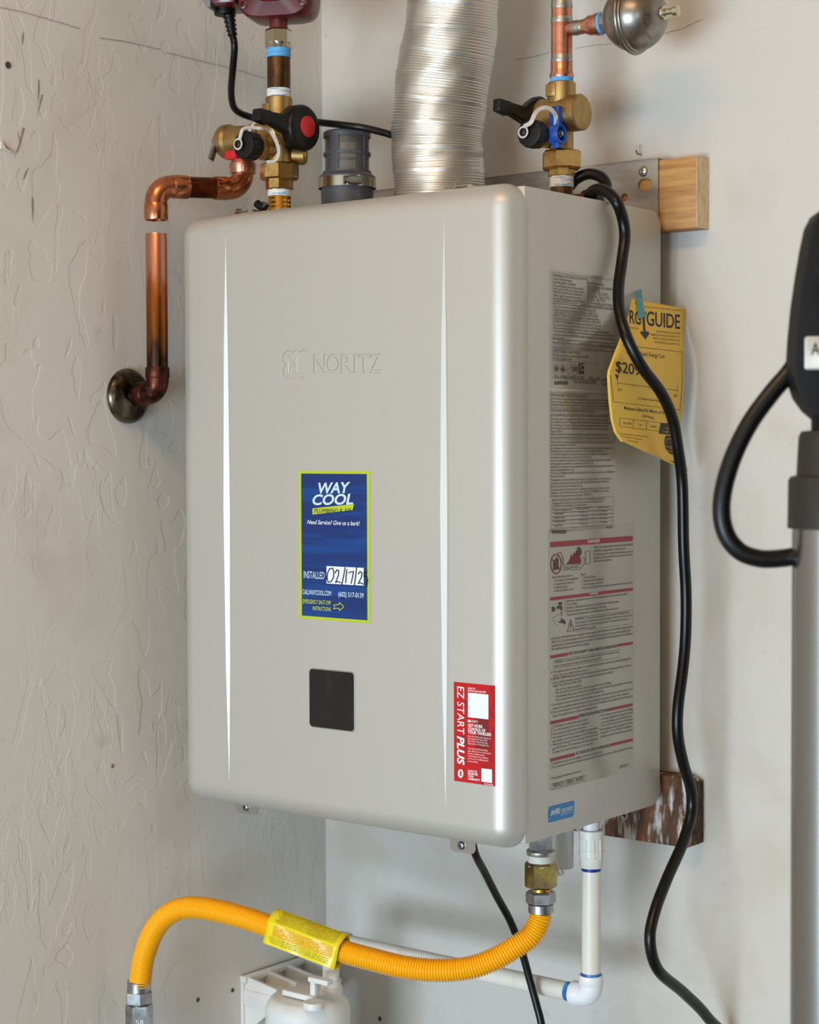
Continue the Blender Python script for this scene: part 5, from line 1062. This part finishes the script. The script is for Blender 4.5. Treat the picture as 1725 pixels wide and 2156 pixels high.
for k, s in enumerate(['NON-CORROSIVE CLEANERS ONLY NEAR THE GAS LINES', 'CORROSIVE MATERIALS AND ACIDS ARE CHEMICALS', 'OTHER CHEMICALS USED ON DRAINS AND TILE FLOORS', 'CLEANING SOLUTIONS, AMMONIA, CHLORIDES, ACIDS', 'CONNECTOR. AVOID CONTACT WITH ALL CLEANERS', 'WARNING: AVOID CORROSION OF THE GAS CONNECTOR']): sleeve_text(mb2, s, .06-.098*k, .10+.015*(k % 2), .93, .064, .01)
for k, s in enumerate(['Inspect this connector periodically for leaks', 'and when the appliance is moved or disconnected', 'replace if damaged and tighten all the fittings']): sleeve_text(mb1, s, -.57-.115*k, .06+.02*k, .90, .064)
mb1.build('lettering', 'ink', slv); mb2.build('lettering', 'ink_orange', slv)
# lower end fittings
gs = thing('gas_supply_fitting', 'zinc plated hex gas fitting at the lower left end of the yellow hose', 'fitting', (XE, YE, 0.0))
def ez(py): return atX(293, py, XE).z
def em(n): return m_of(n, e0)
m = MB(); m.lathe((XE, YE, ez(2098)), Z_, [(0, em(25)), (ez(2064)-ez(2098)-.001, em(25)), (ez(2064)-ez(2098), em(24)), (ez(2064)-ez(2098), em(21)), (ez(2080)-ez(2098), em(20))], 32, cap1=False)
m.nut((XE, YE, ez(2112)), Z_, em(29.5), ez(2084)-ez(2112), 6, .87, .1); m.build('flare_nut', 'zinc', gcn, angle=20)
m = MB(); m.cyl((XE, YE, ez(2124)), (XE, YE, ez(2108)), em(21), seg=28); m.build('neck', 'steel', gs)
m = MB(); m.nut((XE, YE, ez(2210)), Z_, em(29), ez(2114)-ez(2210), 6, .30, .04); hx = m.build('hex_body', 'zinc', gs, angle=20)
m = MB(); m.cyl((XE, YE, 0.0), (XE, YE, ez(2205)), em(17), seg=24); m.build('supply_pipe', 'zinc', gs)
fd = (CAM-Vector((XE, YE, ez(2140)))); fd.z = 0
best = None
for k in range(6):
    # face centre direction closest to the room
    u_, v_ = perp(Z_); an = .30+PI/6+k*PI/3; e = u_*math.cos(an)+v_*math.sin(an)
    if best is None or e.dot(fd) > best[0]: best = (e.dot(fd), e)
e = best[1]; rr2 = Z_.cross(e); m = MB(); o_ = Vector((XE, YE, ez(2149)))+e*(em(29)*math.cos(PI/6)+.0001)
put(m, '58', lambda x, y: o_ + rr2*(x-.5)*.008 + Z_*y*.0045 + e*.0002); m.build('lettering', 'ink_white', hx)

# ------------------------------------------------------------------ condensate drain
YP = .172; p0 = atY(1245, 1850, YP); XP = p0.x
def pz(py): return zrow(1247, py, YP)
def pm(n): return m_of(n, p0)
m = MB(); m.cyl((XP, YP, pz(1752)), (XP, YP, ZB+.01), pm(17), seg=28); m.build('drain_spout', 'frost_plastic', heater)
cw = atY(1186, 1790, .165); m = MB(); m.lathe((cw.x, .165, zrow(1186, 1827, .165)), Z_, [(0, m_of(20, cw)), (.001, m_of(22, cw)), (ZB+.008-zrow(1186, 1827, .165), m_of(22.5, cw))], 30); wc = m.build('filter_cap', 'frost_plastic', heater)
q = atY(1176, 1836, .165); m = MB(); m.tube([q+Vector((.004, 0, .006)), q+Vector((.005, 0, -.001)), q+Vector((.001, 0, -.003)), q+Vector((-.001, 0, .003)), q+Vector((-.003, 0, -.008))], .0016, 8); m.build('cap_clip', 'frost_plastic', wc)
cpipe = thing('condensate_pipe', 'white PVC condensate pipe with elbow and threaded adapter', 'pipe', (XP, YP, pz(2105)))
m = MB(); zz = pz(1826); m.lathe((XP, YP, zz), Z_, [(0, pm(23)), (.001, pm(24.2)), (pz(1803)-zz, pm(25)), (pz(1802)-zz, pm(26.5)), (pz(1789)-zz, pm(26.5)), (pz(1788)-zz, pm(25.5)), (pz(1748)-zz, pm(26.2)), (pz(1747)-zz, pm(24)), (pz(1747)-zz, pm(19)), (pz(1756)-zz, pm(18))], 40, cap1=False); ad = m.build('adapter', 'white_pvc', cpipe, angle=30)
for an in (-150, -115, -80, -45, -10):
    e = Vector((math.cos(math.radians(an)), math.sin(math.radians(an)), 0)); m = MB(); m.obox(Vector((XP, YP, (pz(1764)+pz(1806))/2))+e*pm(26), Z_.cross(e), Z_, e, .0005, .0095, .0007); m.build('adapter_rib', 'white_pvc', ad)
m = MB(); m.tube([Vector((XP, YP, pz(1750)))+Vector((math.cos(a), math.sin(a), 0))*pm(18.5) for a in [math.radians(-150+k*13) for k in range(10)]], .0011, 8); m.build('thread_tape', 'tape_blue', ad)
m = MB(); m.lathe((XP, YP, pz(1833)), Z_, [(0, pm(20.5)), (pz(1825)-pz(1833), pm(20.8))], 32); m.build('primer_ring', 'primer_dark', cpipe)
m = MB(); m.cyl((XP, YP, pz(2075)), (XP, YP, pz(1824)), pm(20), seg=32); m.build('pipe', 'white_pvc', cpipe)
zh = pz(2098); PE = Vector((XP, YP, zh)); xl = atY(697, 1985, YP).x
m = MB(); elbow(m, PE, Z_, -X_, pm(24), pm(24.5), pm(22)); m.build('elbow', 'white_pvc_new', cpipe, angle=40)
m = MB(); m.lathe((XP, YP, zh+pm(45)), Z_, [(0, pm(21)), (pm(6), pm(20.6))], 32); m.build('primer_ring', 'primer_blue', cpipe)
m = MB(); m.lathe((XP-pm(44), YP, zh), -X_, [(0, pm(21)), (pm(16), pm(20.4))], 32); m.build('primer_ring', 'primer_blue', cpipe)
m = MB(); m.cyl((XP-pm(40), YP, zh), (xl+.018, YP, zh), pm(20), seg=32); m.build('pipe', 'white_pvc', cpipe)
m = MB(); PL = Vector((xl, YP, zh)); elbow(m, PL, X_, -Z_, .013, pm(24), .012); m.build('elbow', 'white_pvc', cpipe, angle=40)
zad = zrow(697, 2064, YP)
m = MB(); m.cyl((xl, YP, zad-.004), (xl, YP, zh-.013), pm(20), seg=28); m.build('pipe', 'white_pvc', cpipe)
m = MB(); m.lathe((xl, YP, zrow(697, 2080, YP)), Z_, [(0, pm(24)), (.004, pm(24.5)), (.006, pm(23)), (.009, pm(24.6)), (.0095, pm(21))], 30); m.build('union_ring', 'white_pvc', cpipe, angle=30)
# neutraliser canister with wall bracket
cn = atY(661, 2130, YP-.01); rN = m_of(89, cn); XN, YN = cn.x, YP-.02
XN = max(XN, WX+rN+.012)
nt_ = thing('condensate_neutralizer', 'white plastic condensate canister with gusseted bracket in the lower corner', 'canister', (XN, YN, .40))
zt2 = zrow(661, 2106, YN-rN*.2)
m = MB(); m.lathe((XN, YN, .40), Z_, [(0, rN*.9), (.004, rN), (zt2-.014-.40, rN), (zt2-.008-.40, rN*.97), (zt2-.002-.40, rN*.88), (zt2-.40, rN*.78), (zt2+.001-.40, rN*.2)], 64); can = m.build('canister', 'white_plastic', nt_, angle=50)
m = MB(); m.lathe((xl, YP, zt2-.004), Z_, [(0, pm(27)), (zrow(697, 2078, YP)-zt2+.004, pm(27)), (zrow(697, 2077, YP)-zt2+.004, pm(25))], 32); m.build('inlet_socket', 'white_plastic', nt_, angle=30)
kc = Vector((atY(661, 2105, YN-.03).x, YN-.03, zt2)); m = MB(); m.lathe(kc, Z_, [(0, m_of(22, kc)), (.005, m_of(22.5, kc)), (.007, m_of(21, kc)), (.0074, m_of(8, kc))], 28); m.build('vent_knob', 'white_plastic', nt_, angle=40)
m = MB(); kp = [kc+Vector((-.013, .012, .0)), kc+Vector((-.013, .012, .028)), kc+Vector((.010, .012, .028))]
m.obox(kc+Vector((-.012, .014, .013)), X_, Y_, Z_, .0035, .003, .015); m.obox(kc+Vector((-.001, .012, .027)), X_, Y_, Z_, .014, .005, .0028); m.obox(kc+Vector((-.03, .010, .006)), X_, Y_, Z_, .022, .004, .003); m.build('strap_clip', 'white_plastic', nt_, bevel=.001)
ya = atX(541, 2042, WX).y; yb_ = atX(640, 2014, WX).y; zt3 = atX(541, 2042, WX).z; ya = min(ya, YN)
m = MB(); m.box((WX, ya, .42), (WX+.004, yb_, zt3)); bp_ = m.build('bracket_plate', 'white_plastic', nt_, bevel=.001)
m = MB(); m.box((WX, ya-.001, zt3-.008), (WX+.009, yb_+.001, zt3)); m.build('bracket_lip', 'white_plastic', nt_, bevel=.001)
for k in range(4):
    y = ya+.004+(yb_-ya-.011)*k/3; m = MB(); xr = WX+.052; zr2 = zt2-.004
    m.prism([(WX+.003, y, zt3-.002), (WX+.010, y, zt3-.002), (xr, y, zr2), (xr, y, zr2-.02), (WX+.003, y, zr2-.06)], (0, .003, 0)); m.build('gusset', 'white_plastic', nt_)
m = MB(); m.box((WX+.003, ya+.002, zt2-.03), (WX+.056, yb_-.002, zt2-.012)); m.build('bracket_shelf', 'white_plastic', nt_, bevel=.001)
m = MB(); m.box((WX+.002, YN-.012, .40), (XN, YN+.012, .43)); m.build('bracket_foot', 'white_plastic', nt_)

# ------------------------------------------------------------------ cords
m = MB(); cdp = [(1200, 392, 1, .205), (1215, 376, 1, .205), (1240, 366, 1, .207), (1266, 373, 1, .208), (1277, 390, 1, .206), (1268, 402, 1, .200), (1250, 407, 1, .188), (1246, 404, 1, .176), (1262, 398, 1, .172), (1284, 408, 0, -.002), (1300, 428, 0, .008), (1312, 462, 0, .0085), (1316, 500, 0, .009), (1310, 550, 0, .010), (1303, 605, 0, .014), (1305, 655, 0, .022), (1321, 712, 0, .034), (1352, 772, 0, .044), (1392, 826, 0, .050), (1416, 880, 0, .052), (1428, 945, 0, .052), (1437, 1020, 0, .05), (1440, 1150, 0, .05), (1445, 1250, 0, .05), (1444, 1340, 0, .05), (1438, 1410, 0, .05), (1428, 1490, 0, .05), (1428, 1550, 0, .05), (1440, 1610, 0, .05), (1455, 1660, 0, .05), (1456, 1712, 0, .05), (1438, 1775, 0, .052), (1405, 1850, 0, .054), (1379, 1920, 0, .056), (1369, 1980, 0, .058), (1386, 2042, 0, .060), (1440, 2090, 0, .062), (1490, 2142, 0, .064), (1545, 2230, 0, .066)]
P = [at(px, py, ax, v) for px, py, ax, v in cdp]; P = spline(P + [P[-1]+Vector((.01, -.02, -.12)), Vector((P[-1].x+.02, P[-1].y-.03, .20)), Vector((P[-1].x+.05, P[-1].y-.05, .006)), Vector((P[-1].x+.25, P[-1].y-.12, .006))], 8)
m.tube(P, .0056, 18); tag(m.build('heater_power_cord', 'cord_black', None, origin=P[0], angle=80), 'thick black cord hanging down the right side of the heater over the yellow label', 'cord')
P = spline([Vector((atY(990, 1770, .05).x, .05, ZB+.006)), atY(1000, 1795, .06), atY(1020, 1835, .085), atY(1048, 1890, .115), atY(1075, 1940, .135), atY(1098, 2000, .145), atY(1115, 2060, .150), atY(1130, 2115, .152), atY(1142, 2165, .152), atY(1165, 2300, .15), Vector((-.02, .15, .25)), Vector((0, .14, .005)), Vector((.15, .10, .005))], 8)
m = MB(); m.tube(P, .0039, 14); tag(m.build('control_cord', 'cord_black', None, origin=P[0], angle=80), 'thin black cord slanting down behind the yellow hose from the heater underside', 'cord')

# ------------------------------------------------------------------ yellow energy guide sheet
eg = thing('energy_guide_sheet', 'yellow energy guide sheet curling off the right side under blue tape', 'label sheet', atX(1370, 960, .0))
LB = [(1331, 629), (1319, 680), (1305, 725), (1283, 785), (1286, 840), (1291, 885), (1298, 910), (1312, 930)]
RBd = [(1444, 650), (1441, 697), (1440, 742), (1440, 800), (1437, 858), (1431, 905), (1432, 935), (1449, 993)]
def lerp_list(L, t):
    t = max(0, min(1, t))*(len(L)-1); i = min(int(t), len(L)-2); f = t-i; return (L[i][0]+(L[i+1][0]-L[i][0])*f, L[i][1]+(L[i+1][1]-L[i][1])*f)
def paper_x(u, v):
    s_ = min(1, max(0, v)*2.2); s_ = s_*s_*(3-2*s_)
    return .007+.013*s_+.006*math.sin(PI*max(0, min(1, u)))+.008*(1-max(0, min(1, u)))**2*s_ + .004*v*math.sin(v*7)
def paper_uv(px, py):
    lo, hi = 0.0, 1.0
    for _ in range(22):
        v = (lo+hi)/2; l = lerp_list(LB, v); r = lerp_list(RBd, v); f = (px-l[0])/(r[0]-l[0]); yr = l[1]+(r[1]-l[1])*f
        if yr < py: lo = v
        else: hi = v
    return f, v
def paper_pt(px, py, e=.0005):
    u, v = paper_uv(px, py); return atX(px, py, paper_x(u, v)+e)
m = MB(); NV, NU = 36, 14; rings = []
for i in range(NV+1):
    v = i/NV; l = lerp_list(LB, v); r = lerp_list(RBd, v); row = []
    pl = atX(l[0], l[1], paper_x(0, v))
    if v > .12:
        c_ = max(0, min(1, (v-.12)/.2)); k_ = min(pl.x-.0015, .004)*c_
        row += [pl+Vector((-k_, .008*c_, 0)), pl+Vector((-k_*.92, .002*c_, 0)), pl+Vector((-k_*.55, .0002*c_, 0))]
    else: row += [pl, pl, pl]
    for j in range(NU+1):
        u = j/NU; row.append(atX(l[0]+(r[0]-l[0])*u, l[1]+(r[1]-l[1])*u, paper_x(u, v)))
    rings.append(row)
m.loft(rings, False, False, loop=False); sh = m.build('sheet', 'paper_yellow', eg, angle=80, fixn=False)
md = sh.modifiers.new('thick', 'SOLIDIFY'); md.thickness = .0003
def ptxt(mb, s, x0, y0, x1, y1, cap, bold=0, shear=0, e=.0005):
    put(mb, s, lambda x, y: paper_pt(x0+(x1-x0)*x, y0+(y1-y0)*x-cap*y, e), bold, shear, 3)
def pline(mb, pts, wpx):
    for (xa, ya), (xb, yb2) in zip(pts, pts[1:]):
        L = math.hypot(xb-xa, yb2-ya) or 1; nx, ny = -(yb2-ya)/L*wpx/2, (xb-xa)/L*wpx/2; n = max(1, int(L/12))
        for k in range(n):
            f0, f1 = k/n, (k+1)/n; A0 = (xa+(xb-xa)*f0, ya+(yb2-ya)*f0); A1 = (xa+(xb-xa)*f1, ya+(yb2-ya)*f1)
            mb.add([paper_pt(A0[0]+nx, A0[1]+ny), paper_pt(A1[0]+nx, A1[1]+ny), paper_pt(A1[0]-nx, A1[1]-ny), paper_pt(A0[0]-nx, A0[1]-ny)], [(0, 1, 2, 3)])
def ppoly(mb, pts, e=.0005): mb.add([paper_pt(x, y, e) for x, y in pts], [tuple(range(len(pts)))])
m = MB()
ptxt(m, 'GUIDE', 1362, 684.5, 1432.5, 692.5, 29, .02); ptxt(m, 'RG', 1326, 680, 1350, 683.5, 27, .02)
ppoly(m, [(1351, 655), (1354, 655), (1357, 664), (1360, 655), (1361.5, 656), (1358, 672), (1360, 698), (1365, 697.5), (1368, 702), (1359.5, 715), (1348, 700.5), (1351, 697), (1355.5, 698), (1353.5, 672)])
ptxt(m, 'U.S. Government', 1336, 639.5, 1341, 640, 3); ptxt(m, 'Federal law prohibits removal of this label before consumer purchase.', 1358, 647, 1436, 655, 3.0)
ptxt(m, 'Natural Gas', 1325, 691, 1345, 693, 4); ptxt(m, 'Noritz America Corporation', 1383, 699.5, 1432, 703.5, 4.6)
ptxt(m, 'Model: EZ111DV(GQ-C3261WX-FF US)', 1371, 706, 1431.5, 711.5, 4.2); ptxt(m, 'NRCR111DV(GQ-C3261WSQ-FF US)', 1376, 714, 1431.5, 719.5, 4.2); ptxt(m, 'NCC199CDV(GQ-C3261WZ-FF US)', 1379.5, 722, 1431.5, 727.5, 4.2)
pline(m, [(1309, 726.5), (1437, 741), (1437.5, 800), (1433, 863), (1292.5, 846)], .8); pline(m, [(1286, 790), (1292.5, 846)], .8)
ptxt(m, 'Estimated Yearly Energy Cost', 1320.5, 745, 1400, 754.5, 8.5); ptxt(m, '$209', 1297, 782, 1349, 791, 22, .015)
ppoly(m, [(1295, 788), (1303.5, 790), (1300, 800)]); pline(m, [(1301, 798), (1301.5, 812)], .7); pline(m, [(1301.5, 806.5), (1426.5, 822)], .9)
for x, y in ((1335, 811), (1368, 815), (1398, 818.5)): pline(m, [(x, y), (x, y+5)], .7)
pline(m, [(1427, 808), (1426.5, 827)], .7)
ptxt(m, '$210', 1301.5, 822.5, 1309.5, 823.5, 5); ptxt(m, '$283', 1419.5, 835, 1426, 836, 5); ptxt(m, 'Cost Range of Similar Models', 1343, 840, 1392, 847, 4.6)
ptxt(m, 'Maximum Gallons Per Minute of Hot Water', 1314.5, 862, 1420, 875, 7.2, .006); ptxt(m, '(GPM Rating)', 1353, 878, 1377, 881.5, 5)
pline(m, [(1306, 880), (1410, 892.5)], .7); pline(m, [(1306, 898), (1410, 910.5)], .7)
for x, y in ((1306, 880), (1334.5, 883.5), (1362, 886.5)): pline(m, [(x, y), (x-.5, y+18)], .7)
ptxt(m, 'very small', 1312, 892, 1329.5, 894, 5); ptxt(m, 'low', 1346.5, 896, 1352, 896.7, 4.6); ptxt(m, 'medium', 1370, 899, 1383, 900.5, 4.6)
ppoly(m, [(1392, 890), (1414, 892), (1413, 916), (1388, 913)])
ptxt(m, '* Your cost will depend on your utility rates and use.', 1304, 914, 1366, 921, 3.2); ptxt(m, 'This energy factor for models is listed', 1310, 919.5, 1353, 927, 2.6); ptxt(m, 'ftc.gov/energy', 1322, 928, 1344, 932, 2.6)
ppoly(m, [(1402, 917), (1411, 917.5), (1420, 921), (1423, 940), (1422, 960), (1410, 955), (1402, 945), (1399, 930)])
ppoly(m, [(1408, 968), (1420, 972), (1436, 981), (1428, 980)])
m.build('printing', 'ink', sh)
m = MB(); ptxt(m, 'high', 1402, 903.5, 1407.5, 904.3, 4.6, 0, 0, .0009); ptxt(m, '5.5 GPM', 1396, 910, 1408, 911.5, 3.4, 0, 0, .0009)
def warc(pts, w_):
    for (xa, ya), (xb, yb2) in zip(pts, pts[1:]):
        L = math.hypot(xb-xa, yb2-ya) or 1; nx, ny = -(yb2-ya)/L*w_/2, (xb-xa)/L*w_/2
        ppoly(m, [(xa+nx, ya+ny), (xb+nx, yb2+ny), (xb-nx, yb2-ny), (xa-nx, ya-ny)], .0009)
warc([(1401.5, 935), (1403, 927), (1408, 923), (1414, 926), (1418, 933)], .8); ptxt(m, 'energy', 1402, 941, 1418, 944, 4.5, 0, .3, .0009); warc([(1401, 947.5), (1422, 953)], .7)
m.build('printing', 'paper_yellow', sh)
m = MB(); tp = [atX(1336.5, 614, .0004), atX(1350.5, 608, .0004), atX(1355, 633, .0030), atX(1360.5, 667, paper_x(.3, .1)+.0012), atX(1344, 672, paper_x(.2, .1)+.0012), atX(1341, 640, .0034)]
tp[2] = paper_pt(1355, 640, .0009); tp[5] = paper_pt(1341.5, 640, .0009); tp[3] = paper_pt(1360.5, 667, .0009); tp[4] = paper_pt(1344, 672, .0009)
m.add([tp[0], tp[1], atX(1353, 625, .0092), atX(1339.5, 628, .0092), tp[2], tp[5], tp[3], tp[4]], [(0, 1, 2, 3), (3, 2, 4, 5), (5, 4, 6, 7)]); m.build('blue_tape', 'tape_teal', eg, flat=True)
md = bpy.data.objects['blue_tape'].modifiers.new('thick', 'SOLIDIFY'); md.thickness = .0002

# ------------------------------------------------------------------ upright pole at the right edge
DP = 1.25; pole0 = atD(1766, 1200, DP); kp = DP/FPX
def pzv(py): return atD(1766, py, DP).z
ps = thing('upright_pole', 'silver upright tube with dark collar and black looped-hose head at the right edge', 'pole', (pole0.x, pole0.y, 0))
PX, PY = pole0.x, pole0.y
m = MB(); m.cyl((PX, PY, .03), (PX, PY, pzv(1100)), 96*kp, seg=56); m.build('tube', 'pole_chrome', ps)
m = MB(); m.lathe((PX, PY, 0), Z_, [(0, .14), (.012, .14), (.022, .12), (.035, .045)], 48); m.build('base', 'black_matte', ps)
m = MB(); zz = pzv(1112); m.lathe((PX, PY, zz), Z_, [(0, 106*kp), (pzv(1012)-zz, 105*kp), (pzv(1004)-zz, 101*kp), (pzv(1000)-zz, 88*kp), (pzv(920)-zz, 84*kp), (pzv(908)-zz, 78*kp), (pzv(906)-zz, 60*kp)], 48); m.build('collar', 'collar_grey', ps, angle=40)
m = MB(); m.cyl((PX, PY, pzv(910)), (PX, PY, pzv(850)), 58*kp, seg=32); m.build('neck', 'black_matte', ps)
lf = [(1766, 432), (1735, 440), (1712, 456), (1699, 482), (1690, 525), (1680, 585), (1671, 650), (1665, 715), (1662, 770), (1665, 805), (1676, 838), (1696, 866), (1722, 888), (1766, 902)]
poly = [((x-1766)*kp, pzv(y)) for x, y in lf] + [((1766-x)*kp, pzv(y)) for x, y in lf[-2:0:-1]]
hole = [(52*kp*math.cos(2*PI*k/28), pzv(585)+78*kp*math.sin(2*PI*k/28)) for k in range(28)]
V, F = outline_curve([poly, hole], .030)
ho = Vector((PX, PY, 0)); hr_ = Vector((_r.x, _r.y, 0)).normalized(); hf = Vector((-_f.x, -_f.y, 0)).normalized()
m = MB(); m.add([ho + hr_*x + Z_*y + hf*z for x, y, z in V], F)
head = m.build('handle_head', 'black_matte', ps, angle=35)
bm = bmesh.new(); bm.from_mesh(head.data); bmesh.ops.remove_doubles(bm, verts=bm.verts, dist=1e-6)
es_ = [e for e in bm.edges if len(e.link_faces) == 2 and e.calc_face_angle(0) > 1.2]
bmesh.ops.bevel(bm, geom=es_, offset=.006, segments=4, profile=.5, affect='EDGES', clamp_overlap=True); bm.to_mesh(head.data); bm.free()
head.data.polygons.foreach_set('use_smooth', [True]*len(head.data.polygons)); head.data.set_sharp_from_angle(angle=math.radians(35))
m = MB(); bz0, bz1 = pzv(781), pzv(712); m.prism([ho+hr_*x+Z_*z+hf*.0148 for x, z in rrect(0, (bz0+bz1)/2, 84*kp, (bz1-bz0)/2, .002)], hf*.0025); bd = m.build('badge', 'badge_silver', head, bevel=.0007)
m = MB(); put(m, 'AD', lambda x, y: ho+hr_*((-72+38*x)*kp)+Z_*(pzv(750)+24*kp*y)+hf*.0175, .02); m.build('lettering', 'ink', head)
m = MB(); hzp = [(1690, 740), (1664, 782), (1625, 828), (1580, 890), (1545, 960), (1524, 1030), (1520, 1085), (1532, 1130), (1560, 1162), (1600, 1176), (1640, 1176), (1680, 1170), (1720, 1160)]
P = spline([atD(x, y, DP+.012) for x, y in hzp], 10); m.tube(P, 19.5*kp, 22); m.build('hose', 'black_rubber', ps, angle=80)
